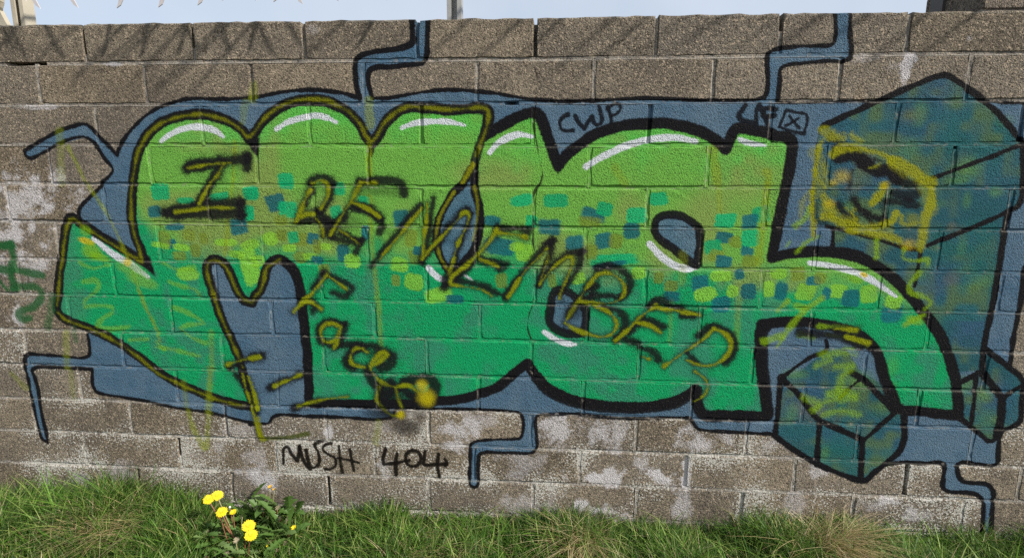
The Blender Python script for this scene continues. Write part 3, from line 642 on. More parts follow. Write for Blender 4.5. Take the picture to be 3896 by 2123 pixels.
for w in (('A2', 250, 100, 300, 170, .75), ('A2', 120, 420, 350, 150, .8), ('A2', 330, 620, 170, 120, .75), ('A2', 40, 250, 150, 90, .5), ('A2', 200, 900, 260, 90, .35), ('B3', 300, 560, 60, 90, .6), ('C3', 200, 1000, 300, 60, .5), ('D3', 900, 1000, 260, 50, .45), ('A3', 900, 760, 200, 60, .5), ('A3', 1500, 620, 200, 60, .35), ('A2', 380, 120, 90, 150, .9), ('A2', 310, 220, 70, 60, .9), ('A2', 200, 420, 200, 110, .45), ('A2', 100, 330, 160, 60, .4), ('A2', 130, 1000, 70, 130, .75), ('A2', 220, 650, 120, 60, .4), ('A2', 520, 190, 40, 60, .5), ('A1', 30, 1340, 60, 70, .6), ('A1', 240, 820, 160, 18, .6),
          ('A3', 550, 800, 160, 100, .6), ('A3', 1850, 420, 160, 60, .45), ('A3', 1700, 560, 60, 90, .5), ('A3', 1950, 760, 90, 70, .6), ('B3', 60, 640, 110, 100, .5), ('B3', 130, 800, 110, 90, .75), ('B3', 600, 450, 40, 60, .8), ('B3', 1060, 420, 120, 70, .45), ('B3', 1600, 440, 130, 90, .75), ('B3', 1800, 350, 180, 90, .5),
          ('B3', 1030, 720, 40, 60, .7), ('C3', 360, 430, 170, 130, .75), ('C3', 690, 480, 110, 90, .7), ('C3', 800, 380, 60, 60, .5), ('C3', 620, 790, 70, 40, 1), ('C3', 760, 770, 90, 60, .8), ('C3', 1110, 790, 110, 70, 1), ('C3', 970, 700, 60, 110, .6), ('C3', 1330, 750, 32, 110, .95), ('C3', 1430, 500, 130, 80, .75),
          ('C3', 1660, 520, 100, 90, .6), ('C3', 1880, 520, 130, 60, .5), ('C3', 510, 1000, 60, 50, .9), ('C3', 680, 1040, 130, 40, .9), ('C3', 850, 1090, 60, 40, 1), ('C3', 100, 680, 160, 110, .5), ('C3', 380, 790, 60, 40, .9), ('C3', 300, 880, 120, 120, .4), ('C3', 1300, 980, 60, 80, .6), ('D3', 80, 540, 140, 70, .55), ('D3', 470, 730, 90, 60, .6),
          ('D3', 250, 1000, 120, 90, .5), ('D3', 1180, 1100, 160, 60, .7), ('D3', 1000, 970, 110, 30, .8), ('D1', 1110, 540, 42, 130, .85), ('D1', 1580, 310, 30, 70, .5), ('D1', 1560, 580, 50, 70, .5), ('D1', 800, 450, 110, 30, .4), ('D1', 1000, 500, 70, 60, .35), ('B1', 500, 230, 50, 40, .4), ('B1', 1200, 500, 160, 20, .4), ('A1', 860, 490, 60, 14, .7), ('A2', 60, 60, 0.1, 0.1, 0), ('C1', 1480, 560, 60, 160, .25), ('D3', 300, 640, 200, 40, .3), ('A3', 300, 960, 220, 40, .5), ('B3', 700, 1010, 200, 30, .5)):
    wash(*w)
dirt = np.clip(sstep(0.5, 0.85, vnoise(60, 21) * 0.5 + vnoise(150, 22) * 0.5) * 0.8, 0, 1)
gl = sstep(0.17, 0.0, (ZT[:, None] - (TOP - 2.115)) - 0.10 * (N_BIG - 0.4) - 0.05 * (N_MID - 0.5)).astype(np.float32)
lich *= (1 - 0.45 * gl)
wear_light = np.zeros((NH, NW, 4), np.float32)
wear_light[..., 0], wear_light[..., 1], wear_light[..., 2], wear_light[..., 3] = np.clip(lich, 0, 1), np.clip(bloom * (1 - 0.4 * gl), 0, 1), np.clip(dirt + 1.1 * gl, 0, 1.4), np.clip(edge_light * sstep(0.28, 0.68, 0.5 * N_MID + 0.3 * N_GRIT + 0.3 * N_BIG), 0, 1)

def make_image(name, arr):
    im = bpy.data.images.new(name, NW, NH, alpha=True, float_buffer=True, is_data=True)
    im.alpha_mode = 'CHANNEL_PACKED'
    im.pixels.foreach_set(np.ascontiguousarray(arr, np.float32).ravel())
    im.update(); im.pack()
    return im
IM_PAINT, IM_WEAR_LIGHT = make_image('wall_paint', paint_rgba), make_image('wall_wear_light', wear_light)

# ------------------------------------------------------------------ materials
class NT:
    """small helper for building node trees"""
    def __init__(self, name):
        self.m = bpy.data.materials.new(name); self.m.use_nodes = True
        self.t = self.m.node_tree; self.b = self.t.nodes['Principled BSDF']
    def n(self, typ, **kw):
        nd = self.t.nodes.new(typ)
        for k, v in kw.items(): setattr(nd, k, v)
        return nd
    def l(self, a, b): self.t.links.new(a, b)
    def put(self, sock, v):
        if hasattr(v, 'is_linked'): self.l(v, sock)
        else: sock.default_value = v
    def math(self, op, a, b=None, c=None, clamp=False):
        nd = self.n('ShaderNodeMath', operation=op, use_clamp=clamp)
        for i, v in enumerate((a, b, c)):
            if v is not None: self.put(nd.inputs[i], v)
        return nd.outputs[0]
    def ramp(self, v, a, b, lo=0.0, hi=1.0):
        nd = self.n('ShaderNodeMapRange', interpolation_type='SMOOTHSTEP')
        self.put(nd.inputs['Value'], v)
        for k, x in (('From Min', a), ('From Max', b), ('To Min', lo), ('To Max', hi)): self.put(nd.inputs[k], x)
        return nd.outputs[0]
    def mix(self, f, a, b, mode='MIX'):
        nd = self.n('ShaderNodeMix', data_type='RGBA', blend_type=mode)
        self.put(nd.inputs[0], f)
        for i, v in ((6, a), (7, b)):
            if isinstance(v, (tuple, list, np.ndarray)): v = (float(v[0]), float(v[1]), float(v[2]), 1)
            self.put(nd.inputs[i], v)
        return nd.outputs[2]
    def noise(self, vec, scale, detail=2.0, rough=0.5):
        nd = self.n('ShaderNodeTexNoise'); self.l(vec, nd.inputs['Vector'])
        nd.inputs['Scale'].default_value, nd.inputs['Detail'].default_value, nd.inputs['Roughness'].default_value = scale, detail, rough
        return nd.outputs['Fac']
    def voronoi(self, vec, scale, out='Distance', feature='F1'):
        nd = self.n('ShaderNodeTexVoronoi', feature=feature); self.l(vec, nd.inputs['Vector']); nd.inputs['Scale'].default_value = scale
        return nd.outputs[out]

def wall_material(name, smooth=1.0, base=None, painted=True):
    k = NT(name)
    geo = k.n('ShaderNodeNewGeometry'); pos = geo.outputs['Position']
    info = k.n('ShaderNodeObjectInfo')
    sep = k.n('ShaderNodeSeparateXYZ'); k.l(pos, sep.inputs[0])
    # grain of the concrete
    grit = k.noise(pos, 215, 3.0, 0.62)
    grain = k.voronoi(pos, 235)
    coarse = k.noise(pos, 38, 2.0, 0.5)
    rough_ = k.math('MULTIPLY', k.math('FRACT', k.math('MULTIPLY', info.outputs['Random'], 37.3)), 0.11)
    pit = k.ramp(k.noise(pos, 150, 1.0, 0.4), k.math('ADD', 0.52, rough_), k.math('ADD', 0.68, rough_))
    h = k.math('ADD', k.math('MULTIPLY', grit, 1.0), k.math('MULTIPLY', k.math('SUBTRACT', 0.6, grain), 0.55))
    h = k.math('SUBTRACT', h, k.math('MULTIPLY', pit, 0.75))
    h = k.math('ADD', h, k.math('MULTIPLY', coarse, 0.35))
    bump = k.n('ShaderNodeBump'); bump.inputs['Strength'].default_value = 1.0; bump.inputs['Distance'].default_value = 0.0075 * smooth
    k.l(h, bump.inputs['Height'])
    # bare concrete
    big = k.noise(pos, 3.5, 3.0, 0.6)
    c0, c1 = base if base else ((0.152, 0.124, 0.088), (0.240, 0.197, 0.140))
    col = k.mix(k.ramp(big, 0.3, 0.7), c0, c1)
    rnd = k.math('ADD', 0.80, k.math('MULTIPLY', info.outputs['Random'], 0.42))
    vm = k.n('ShaderNodeVectorMath', operation='SCALE'); k.l(col, vm.inputs[0]); k.l(rnd, vm.inputs['Scale'])
    col = vm.outputs[0]
    hue = k.n('ShaderNodeTexWhiteNoise', noise_dimensions='1D'); k.l(k.math('MULTIPLY', info.outputs['Random'], 91.7), hue.inputs['W'])
    col = k.mix(k.math('MULTIPLY', hue.outputs[0], 0.5), col, (0.185, 0.172, 0.155))
    agg = k.voronoi(pos, 165, 'Color')
    sp = k.n('ShaderNodeSeparateColor'); k.l(agg, sp.inputs[0])
    col = k.mix(k.ramp(sp.outputs[0], 0.66, 1.0, 0, 0.75), col, (0.42, 0.34, 0.25))
    col = k.mix(k.ramp(sp.outputs[1], 0.70, 1.0, 0, 0.75), col, (0.06, 0.05, 0.04))
    # wear, painted edge light and paint maps over the front
    uv = k.n('ShaderNodeCombineXYZ')
    k.l(k.math('DIVIDE', k.math('SUBTRACT', sep.outputs[0], TX0), TX1 - TX0), uv.inputs[0])
    k.l(k.math('DIVIDE', k.math('SUBTRACT', sep.outputs[2], TZ0), TZ1 - TZ0), uv.inputs[1])
    front = k.math('LESS_THAN', sep.outputs[1], 0.035)
    wr = k.n('ShaderNodeTexImage', image=IM_WEAR_LIGHT, extension='EXTEND', interpolation='Cubic'); k.l(uv.outputs[0], wr.inputs[0])
    ws = k.n('ShaderNodeSeparateColor'); k.l(wr.outputs[0], ws.inputs[0])
    if painted:
        pass
        col = k.mix(k.math('MULTIPLY', ws.outputs[2], 0.42), col, (0.085, 0.072, 0.062))
        bl = k.ramp(k.math('ADD', ws.outputs[1], k.math('MULTIPLY', k.math('SUBTRACT', k.noise(pos, 75, 4.0, 0.7), 0.5), 1.0)), 0.12, 0.95)
        bl = k.math('MULTIPLY', bl, k.ramp(ws.outputs[1], 0.02, 0.3))
        col = k.mix(k.math('MULTIPLY', bl, 0.9), col, (0.55, 0.53, 0.54))
        spots = k.math('ADD', k.math('MULTIPLY', k.noise(pos, 120, 1.0, 0.5), 0.95), k.math('MULTIPLY', k.noise(pos, 24, 1.0, 0.5), 0.20))
        li = k.ramp(k.math('ADD', spots, k.math('MULTIPLY', ws.outputs[0], 0.20)), 0.685, 0.73)
        li = k.math('MULTIPLY', li, k.ramp(ws.outputs[0], 0.02, 0.14))
        col_l = k.mix(k.noise(pos, 60, 1.0), (0.36, 0.35, 0.30), (0.60, 0.58, 0.54))
        pt = k.n('ShaderNodeTexImage', image=IM_PAINT, extension='CLIP', interpolation='Cubic'); k.l(uv.outputs[0], pt.inputs[0])
        cover = k.math('MULTIPLY', pt.outputs['Alpha'], front)
        miss = k.math('MULTIPLY', pit, 0.10)
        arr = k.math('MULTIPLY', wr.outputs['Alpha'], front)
        worn = k.ramp(k.noise(pos, 120, 2.0, 0.7), 0.74, 0.84, 0.0, 0.5)
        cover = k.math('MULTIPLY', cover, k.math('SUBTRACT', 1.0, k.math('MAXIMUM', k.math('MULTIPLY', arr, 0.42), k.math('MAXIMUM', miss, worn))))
        if smooth < 1: cover = k.math('MULTIPLY', cover, k.ramp(k.noise(pos, 45, 3.0, 0.6), 0.30, 0.46, 0.55, 1.0))
        col = k.mix(k.math('MULTIPLY', arr, 0.6), col, (0.46, 0.43, 0.37))  # sunlit edge lines mixed into the colour
        li2 = k.math('MULTIPLY', li, k.math('SUBTRACT', 1.0, k.math('MULTIPLY', pt.outputs['Alpha'], 0.8)))
        col = k.mix(k.math('MULTIPLY', li2, 0.88), col, col_l)
        col = k.mix(cover, col, pt.outputs['Color'])
        k.l(k.math('SUBTRACT', 0.95, k.math('MULTIPLY', cover, 0.22)), k.b.inputs['Roughness'])
    else:
        k.b.inputs['Roughness'].default_value = 0.95
    if painted: k.l(k.math('MULTIPLY', 0.0056 * smooth, k.math('SUBTRACT', 1.0, k.math('MULTIPLY', cover, 0.35))), bump.inputs['Distance'])
    dk = k.math('SUBTRACT', 1.0, k.math('MULTIPLY', k.ramp(k.noise(pos, 190, 2.0, 0.6), 0.57, 0.71), 0.58))
    vd = k.n('ShaderNodeVectorMath', operation='SCALE'); k.l(col, vd.inputs[0]); k.l(dk, vd.inputs['Scale'])
    k.l(vd.outputs[0], k.b.inputs['Base Color']); k.b.inputs['Specular IOR Level'].default_value = 0.04
    k.l(bump.outputs[0], k.b.inputs['Normal'])
    return k.m

M_BLOCK = wall_material('painted_concrete_block')
M_MORTAR = wall_material('painted_mortar', 0.35, ((0.20, 0.18, 0.155), (0.29, 0.265, 0.23)))
M_PIER = wall_material('bare_concrete', 1.0, ((0.15, 0.125, 0.10), (0.24, 0.20, 0.16)), painted=False)

def simple(name, color, rough=0.5, metal=0.0, var=0.15, scale=30, trans=0.0, bump=0.0):
    k = NT(name)
    tc = k.n('ShaderNodeTexCoord')
    nz = k.noise(tc.outputs['Object'], scale, 3.0, 0.6)
    c = np.array(color)
    k.l(k.mix(nz, np.clip(c * (1 - var), 0, 1), np.clip(c * (1 + var), 0, 1)), k.b.inputs['Base Color'])
    k.b.inputs['Roughness'].default_value = rough; k.b.inputs['Metallic'].default_value = metal
    if trans:
        out = k.t.nodes['Material Output']; tr = k.n('ShaderNodeBsdfTranslucent'); mx = k.n('ShaderNodeMixShader')
        tr.inputs[0].default_value = (*np.clip(c * 1.3, 0, 1), 1); mx.inputs[0].default_value = trans
        k.l(k.b.outputs[0], mx.inputs[1]); k.l(tr.outputs[0], mx.inputs[2]); k.l(mx.outputs[0], out.inputs[0])
    if bump:
        bp = k.n('ShaderNodeBump'); bp.inputs['Strength'].default_value = bump; bp.inputs['Distance'].default_value = 0.003
        k.l(k.noise(tc.outputs['Object'], scale * 4, 3), bp.inputs['Height']); k.l(bp.outputs[0], k.b.inputs['Normal'])
    return k.m

def blade_material(name, trans=0.35, rough=0.5):
    k = NT(name)
    at_ = k.n('ShaderNodeAttribute', attribute_name='tint')
    k.l(at_.outputs['Color'], k.b.inputs['Base Color']); k.b.inputs['Roughness'].default_value = rough
    k.b.inputs['Specular IOR Level'].default_value = 0.35
    out = k.t.nodes['Material Output']; tr = k.n('ShaderNodeBsdfTranslucent'); mx = k.n('ShaderNodeMixShader')
    k.l(at_.outputs['Color'], tr.inputs[0]); mx.inputs[0].default_value = trans
    k.l(k.b.outputs[0], mx.inputs[1]); k.l(tr.outputs[0], mx.inputs[2]); k.l(mx.outputs[0], out.inputs[0])
    return k.m
M_GRASS = blade_material('grass_blade')
M_STEEL = simple('galvanised_steel', (0.36, 0.355, 0.34), 0.5, 0.35, 0.2, 25, bump=0.1)
M_POSTP = simple('weathered_painted_steel', (0.40, 0.365, 0.29), 0.6, 0.0, 0.12, 14, bump=0.15)
M_SPIKE = simple('pale_coated_steel', (0.50, 0.47, 0.47), 0.45, 0.1, 0.1, 40)
M_PIER_SHADE = simple('shaded_pier_edge', (0.075, 0.068, 0.062), 0.6, 0.2, 0.3, 12, bump=0.2)  # shade of the pier's set-back side put into the colour

# ------------------------------------------------------------------ ground
def ground_z(x, y):
    """height of the soil; it climbs a little to the right and rolls into low humps along the wall"""
    base = TOP - 2.115 + 0.004 * np.clip(x, -3, 3)
    hump = 0.05 * np.exp(-((x + 1.95) / 0.30) ** 2 - ((y + 0.20) / 0.18) ** 2) + 0.03 * np.exp(-((x - 1.35) / 0.25) ** 2 - ((y + 0.22) / 0.15) ** 2)
    return base + hump + 0.012 * np.sin(x * 5.1 + 1) * np.sin(y * 7 + x) - 0.02 * np.clip(-y - 0.5, 0, 2)
gx = np.concatenate([[-300, -60, -12], np.linspace(-4.5, 4.5, 91), [12, 60, 300]])
gy = np.concatenate([[-300, -60, -10, -4], np.linspace(-2, 0.4, 33), [1, 4, 20, 80, 300]])
GXm, GYm = np.meshgrid(gx, gy)
GZ = ground_z(GXm, GYm)
nx = len(gx)
gf = [(j * nx + i, j * nx + i + 1, (j + 1) * nx + i + 1, (j + 1) * nx + i) for j in range(len(gy) - 1) for i in range(nx - 1)]
kg = NT('soil_and_thatch')
gp = kg.n('ShaderNodeNewGeometry').outputs['Position']
gc = kg.mix(kg.ramp(kg.noise(gp, 30, 4, 0.65), 0.35, 0.65), (0.022, 0.024, 0.011), (0.075, 0.062, 0.035))
gc = kg.mix(kg.ramp(kg.noise(gp, 4, 3, 0.6), 0.45, 0.7), gc, (0.05, 0.075, 0.02))
kg.l(gc, kg.b.inputs['Base Color']); kg.b.inputs['Roughness'].default_value = 0.95
gb = kg.n('ShaderNodeBump'); gb.inputs['Distance'].default_value = 0.01; kg.l(kg.noise(gp, 120, 3), gb.inputs['Height']); kg.l(gb.outputs[0], kg.b.inputs['Normal'])
tag(link('ground', mesh_of('ground', np.stack([GXm, GYm, GZ], -1).reshape(-1, 3), gf), kg.m, smooth=True), 'soil with short matted grass at the foot of the wall', 'ground', kind='structure')

# ------------------------------------------------------------------ block wall
wall = tag(empty('block_wall', (0, 0, 0)), 'weathered concrete block wall with a large green and blue graffiti piece', 'wall')
br = random.Random(5)
DEPTH = 0.10
def block_mesh(c, xa, xb):
    """one block with ragged arrises: rings are face, bevel edge, back"""
    g = 0.0058
    face_y = br.gauss(0, 0.0011)
    tl, tr_, tb = xa + g, xb - g, 0
    nxs, nzs = 12, 4
    per = []
    zt = lambda x: float(bed_z(c, x)) - (g if c else -br.gauss(0, 0.0015))
    zb = lambda x: float(bed_z(c + 1, x)) + g
    for i in range(nxs): x = tl + (tr_ - tl) * i / nxs; per.append((x, zt(x), 0, 1))
    for i in range(nzs): f = i / nzs; per.append((tr_, zt(tr_) + (zb(tr_) - zt(tr_)) * f, 1, 0))
    for i in range(nxs): x = tr_ + (tl - tr_) * i / nxs; per.append((x, zb(x), 0, -1))
    for i in range(nzs): f = i / nzs; per.append((tl, zb(tl) + (zt(tl) - zb(tl)) * f, -1, 0))
    n = len(per)
    corner = {0, nxs, nxs + nzs, 2 * nxs + nzs}
    V, Fc = [], []
    xm, zm = 0.5 * (tl + tr_), float(bed_z(c, 0.5 * (tl + tr_)) + bed_z(c + 1, 0.5 * (tl + tr_))) / 2
    for ring in range(3):
        for i, (x, z, dx, dz) in enumerate(per):
            j1, j2 = br.gauss(0, 0.0011), br.gauss(0, 0.0011)
            ins = 0
            if ring == 0: ins = abs(br.gauss(0.0040 if dz > 0 or dx > 0 else 0.0022, 0.0011)) + (0.005 * br.random() if i in corner else 0)
            if ring == 1: ins = (0.0035 * br.random() if i in corner else 0)
            if i in corner:
                px_ = x - math.copysign(ins, x - xm) + j1; pz_ = z - math.copysign(ins, z - zm) + j2
            else:
                px_ = x - dx * (ins + (abs(j1) if ring < 2 else 0)); pz_ = z - dz * (ins + (abs(j2) if ring < 2 else 0))
            yy = face_y + (br.gauss(0, 0.0004) if ring == 0 else 0.0040 + abs(br.gauss(0, 0.0010)) if ring == 1 else DEPTH)
            V.append((px_, yy, pz_))
    ctr = len(V); V.append((xm, face_y, zm))
    for i in range(n):
        k = (i + 1) % n
        Fc.append((ctr, k, i)); Fc.append((i, k, n + k, n + i)); Fc.append((n + i, n + k, 2 * n + k, 2 * n + i))
    Fc.append(tuple(2 * n + i for i in range(n))[::-1][::-1])
    me = mesh_of('block', V, Fc)
    bm = bmesh.new(); bm.from_mesh(me); bmesh.ops.recalc_face_normals(bm, faces=bm.faces); bm.to_mesh(me); bm.free()
    return me
for c in range(14):
    xs = PERPW[c]
    for i in range(len(xs) - 1):
        link('block', block_mesh(c, xs[i], xs[i + 1]), M_BLOCK, wall)
# mortar: bed strips and perpends, recessed unevenly, on a core
bm = bmesh.new()
def mortar_run(p, half, depths, vert=False):
    """a ribbon with a back: p centre points (x,z)"""
    rows = []
    for (x, z), d in zip(p, depths):
        e = br.gauss(0, 0.0006)
        if vert: rows.append([bm.verts.new(v) for v in ((x - half, 0.08, z), (x - half, d, z), (x, d + 0.0007 + e, z), (x + half, d, z), (x + half, 0.08, z))])
        else: rows.append([bm.verts.new(v) for v in ((x, 0.08, z + half), (x, d, z + half), (x, d + 0.0007 + e, z), (x, d, z - half), (x, 0.08, z - half))])
    for a, b in zip(rows[:-1], rows[1:]):
        for k in range(4): bm.faces.new((a[k], a[k + 1], b[k + 1], b[k]))
HOLES_B = [(1, 35, 158), (2, 1925, 1968), (3, 2300, 2320)]     # bed gaps: course below bed, photo x range
HOLES_P = {(0, 0): (0, .75), (0, 1): (0, .6), (0, 4): (0, 1), (0, 6): (0, .35), (3, 8): (0, .10), (11, 1): (.05, .5), (12, 4 - 1): (.1, .9), (11, 8): (.1, .9), (10, 9 - 1): (2, 2), (12, 1): (.0, .4), (11, 0): (2, 2)}
for c in range(1, 15):
    xx = np.arange(WX0, WX1 + 0.01, 0.03)
    zz = bed_z(c, xx)
    d = 0.0021 + 0.0013 * np.sin(xx * 3.1 + c * 1.7) + 0.0008 * np.sin(xx * 11 + c) + rng.normal(0, 0.0005, len(xx))
    d = np.clip(d, 0.0004, 0.006)
    for hc, a, b in HOLES_B:
        if hc == c:
            xa, _ = px_to_plane(a, np.interp(a, BX, BED[c])); xb, _ = px_to_plane(b, np.interp(b, BX, BED[c]))
            d = np.where((xx > xa) & (xx < xb), 0.045, d)
    mortar_run(list(zip(xx, zz)), 0.0066, d)
for c in range(14):
    xs = PERPW[c]
    for i in range(1, len(xs) - 1):
        x = xs[i]; z1_, z0_ = float(bed_z(c, x)), float(bed_z(c + 1, x))
        base = br.choice([0.0014, 0.002, 0.0027, 0.0036] + ([0.004, 0.010] if c < 3 or c > 9 else [])) if c else br.choice([0.008, 0.012, 0.006])
        f = np.linspace(0.0 if c else 0.06, 1, 9)
        d = base + np.array([br.gauss(0, 0.0008) for _ in f])
        jx = PERP[c]
        key = None
        for (hc, hi), (a, b) in HOLES_P.items():
            if hc == c and hi < len(jx):
                xh, _ = px_to_plane(jx[hi], 0.5 * (np.interp(jx[hi], BX, BED[c]) + np.interp(jx[hi], BX, BED[c + 1])))
                if abs(xh - x) < 0.01: d = np.where((f >= a) & (f <= b), 0.05, d)
        mortar_run([(x, z1_ + (z0_ - z1_) * t) for t in f], 0.0068, np.clip(d, 0.0006, 0.06), vert=True)
zt0 = float(bed_z(0, 0)) - 0.05
box_bm(bm, WX0 + .01, WX1 - .01, 0.052, 0.09, TOP - 2.5, zt0 - 0.02)
tag(link('mortar', bm_mesh(bm, 'mortar'), M_MORTAR, wall), kind='stuff')
bm = bmesh.new(); box_bm(bm, WX0, WX1, -0.004, 0.12, TOP - 2.9, float(min(BEDW[14][1])) - 0.015)
link('footing', bm_mesh(bm, 'footing'), M_PIER, wall)

# ------------------------------------------------------------------ fence posts and rotating spikes above the wall
def post(px, w, d, h, mat, label, y=0.15, brace=False):
    b = at(px, 70, y)
    root = tag(empty('fence_post', (b.x, y, TOP - 2.2)), label, 'post', 'fence posts behind the wall')
    bm = bmesh.new()
    t = 0.006
    for x0, x1, y0, y1 in ((-w / 2, w / 2, d - t, d), (-w / 2, -w / 2 + t, 0, d - t), (w / 2 - t, w / 2, 0, d - t), (-w / 2 + t, -w / 2 + 0.018, 0, t), (w / 2 - 0.018, w / 2 - t, 0, t)):
        box_bm(bm, x0, x1, y0, y1, -0.2, h)
    link('shaft', bm_mesh(bm, 'post_shaft'), mat, root)
    bm = bmesh.new(); box_bm(bm, -w / 2 - 0.004, w / 2 + 0.004, -0.004, d + 0.004, h + 0.001, h + 0.009)
    link('cap', bm_mesh(bm, 'post_cap'), mat, root)
    return root, b
H_POST = 2.2 + 0.36
pA, bA = post(1728, 0.060, 0.045, H_POST, M_STEEL, 'grey steel channel post rising behind the middle of the wall top')
pB, bB = post(70, 0.055, 0.05, H_POST, M_POSTP, 'cream steel post with a bent bracket behind the top left end of the wall')
bm = bmesh.new()
o = Vector((bB.x, 0.15, TOP - 2.2))
def plate(bm, a, b, wdt, th):
    """flat bar from a to b, width across x, thickness in y"""
    a, b = Vector(a), Vector(b); dr_ = (b - a).normalized(); sd = Vector((dr_.z, 0, -dr_.x)) * wdt / 2; nn = Vector((0, th, 0))
    vs = [bm.verts.new(p) for p in (a - sd, a + sd, b + sd, b - sd, a - sd + nn, a + sd + nn, b + sd + nn, b - sd + nn)]
    for f in ((0, 1, 2, 3), (7, 6, 5, 4), (0, 4, 5, 1), (1, 5, 6, 2), (2, 6, 7, 3), (3, 7, 4, 0)): bm.faces.new([vs[i] for i in f])
plate(bm, Vector((-0.022, -0.03, 2.18)), Vector((-0.085, -0.05, 2.36)), 0.045, 0.02)
plate(bm, Vector((-0.085, -0.05, 2.36)), Vector((-0.05, -0.09, 2.50)), 0.04, 0.012)
link('bracket', bm_mesh(bm, 'post_bracket'), M_POSTP, pB)
bm = bmesh.new()
arc = [Vector((-0.10 + 0.075 * math.cos(t), -0.06, 2.345 + 0.075 * math.sin(t))) for t in np.linspace(-2.6, 0.6, 12)]
for p0, p1 in zip(arc[:-1], arc[1:]): plate(bm, p0, p1 + (p1 - p0) * 0.02, 0.016, 0.03)
link('strap', bm_mesh(bm, 'post_strap'), M_POSTP, pB)

def spike_mesh(direc, length, curl, name='spike'):
    """a flat blade, curved and cut to a slanting point, from the hub at the origin"""
    d = Vector(direc).normalized(); s = d.cross(Vector((0, 1, 0)))
    if s.length < 0.2: s = d.cross(Vector((1, 0, 0)))
    s.normalize(); nrm = d.cross(s)
    V, Fc = [], []; n = 7
    for i in range(n):
        t = i / (n - 1)
        p = d * (0.012 + length * t) + s * curl * t * t
        w = 0.0088 * (1 - 0.10 * t)
        for sgn in (-1, 1):
            q = p + s * w * sgn
            if i == n - 1: q = q + d * (0.006 * sgn * (1 if curl > 0 else -1))
            V += [q - nrm * 0.0016, q + nrm * 0.0016]
    for i in range(n - 1):
        a, b = i * 4, i * 4 + 4
        Fc += [(a, a + 2, b + 2, b), (a + 1, b + 1, b + 3, a + 3), (a, b, b + 1, a + 1), (a + 2, a + 3, b + 3, b + 2)]
    Fc += [(0, 1, 3, 2), (n * 4 - 4, n * 4 - 2, n * 4 - 1, n * 4 - 3)]
    return mesh_of(name, V, Fc)

def spike_bar(xa, xb, y, za, zb, label, stars):
    mid = Vector(((xa + xb) / 2, y, (za + zb) / 2))
    root = tag(empty('spike_bar', mid), label, 'fence topper', 'rotating spike bars along the wall top')
    bm = bmesh.new(); tube_bm(bm, [Vector((xa, y, za)) - mid, Vector((xb, y, zb)) - mid], 0.011, 10)
    link('spindle', bm_mesh(bm, 'spindle'), M_STEEL, root)
    for x, blades in stars:
        z = za + (zb - za) * (x - xa) / (xb - xa)
        bm = bmesh.new(); p = Vector((x, y, z)) - mid
        tube_bm(bm, [p - Vector((0.02, 0, 0)), p + Vector((0.02, 0, 0))], 0.02, 10)
        hub = link('hub', bm_mesh(bm, 'hub'), M_STEEL, root)
        for direc, ln, curl in blades:
            link('spike', spike_mesh(direc, ln, curl), M_SPIKE, hub, loc=p)
    return root
SY = -0.09
sr = random.Random(9)
def others(k):
    """the blades of a star that do not hang down into view"""
    out = []
    for a in (16 + sr.uniform(-14, 14), 100 + sr.uniform(-10, 10), 170 + sr.uniform(-12, 12)):
        out.append(((sr.uniform(-0.12, 0.12), -math.cos(math.radians(a)), math.sin(math.radians(a))), sr.uniform(0.19, 0.23), sr.uniform(-0.03, 0.03)))
    return out
ZB = TOP + 0.235
# tips that show below the top of the frame: (photo x, y of the tip, slant of the blade)
TIPS = [(92, 3, .3), (147, 34, .55), (291, 31, .55), (453, 31, -.5), (611, 27, -.4), (760, 20, -.45), (842, 4, .4), (968, 3, .3), (1049, 6, -.3), (1146, 18, .6), (1281, 8, .8), (1478, 4, -.9)]
stars = []
for tx, ty, sl in TIPS:
    tip = at(tx, ty, SY)
    L = (ZB - tip.z)
    curl = 0.085 * sl
    hubx = tip.x - curl - 0.02 * (1 if sl > 0 else -1)
    d = Vector((tip.x - curl - hubx, 0.0, tip.z - ZB))
    stars.append((hubx, [(tuple(d.normalized()), d.length - 0.012, curl)] + others(0)))
xl = -2.75
spike_bar(xl, bA.x, SY, ZB, ZB, 'pale spiked anti climb bar over the wall between the two posts', stars)
bm = bmesh.new(); box_bm(bm, -0.012, 0.012, SY - 0.15 - 0.0, -0.002, 2.2 + 0.225, 2.2 + 0.30); link('bracket', bm_mesh(bm, 'bar_bracket'), M_STEEL, pA)
ZB2 = TOP + 0.30
stars2 = [(bA.x + 0.14 + 0.165 * i + sr.uniform(-.02, .02), others(1)) for i in range(14)]
spike_bar(bA.x + 0.004, bA.x + 2.5, SY, ZB2, ZB2, 'pale spiked anti climb bar over the wall beyond the middle post', stars2)

# ------------------------------------------------------------------ taller pier and its set-back side, darkened for shade, at the far right
pr = tag(empty('block_pier', (at(3820, 20, 0.13).x, 0.2, TOP - 2.2)), 'weathered concrete block pier standing higher than the wall at its right end', 'pier')
px0 = at(3735, 20, 0.125).x
z1 = TOP + 0.035
for r in range(-3, 4):
    off = 0.0 if r % 2 else -0.225
    za, zb_ = z1 + r * 0.16 + 0.006, z1 + (r + 1) * 0.16 - 0.006
    x = px0
    for wdt in ((0.45, 0.45) if r % 2 else (0.22, 0.45, 0.22)):
        bm = bmesh.new(); box_bm(bm, x + 0.004 + br.uniform(-.003, .003) - pr.location.x, x + wdt - 0.006 - pr.location.x, 0.125 - 0.2, 0.125 + 0.3 - 0.2, za - pr.location.z, zb_ - pr.location.z)
        bmesh.ops.bevel(bm, geom=bm.edges[:], offset=0.006, segments=1, affect='EDGES')
        link('block', bm_mesh(bm, 'pier_block'), M_PIER, pr); x += wdt
bm = bmesh.new(); box_bm(bm, px0 + 0.008 - pr.location.x, px0 + 0.88 - pr.location.x, 0.131 - 0.2, 0.42 - 0.2, -0.3, z1 + 0.63 - pr.location.z)
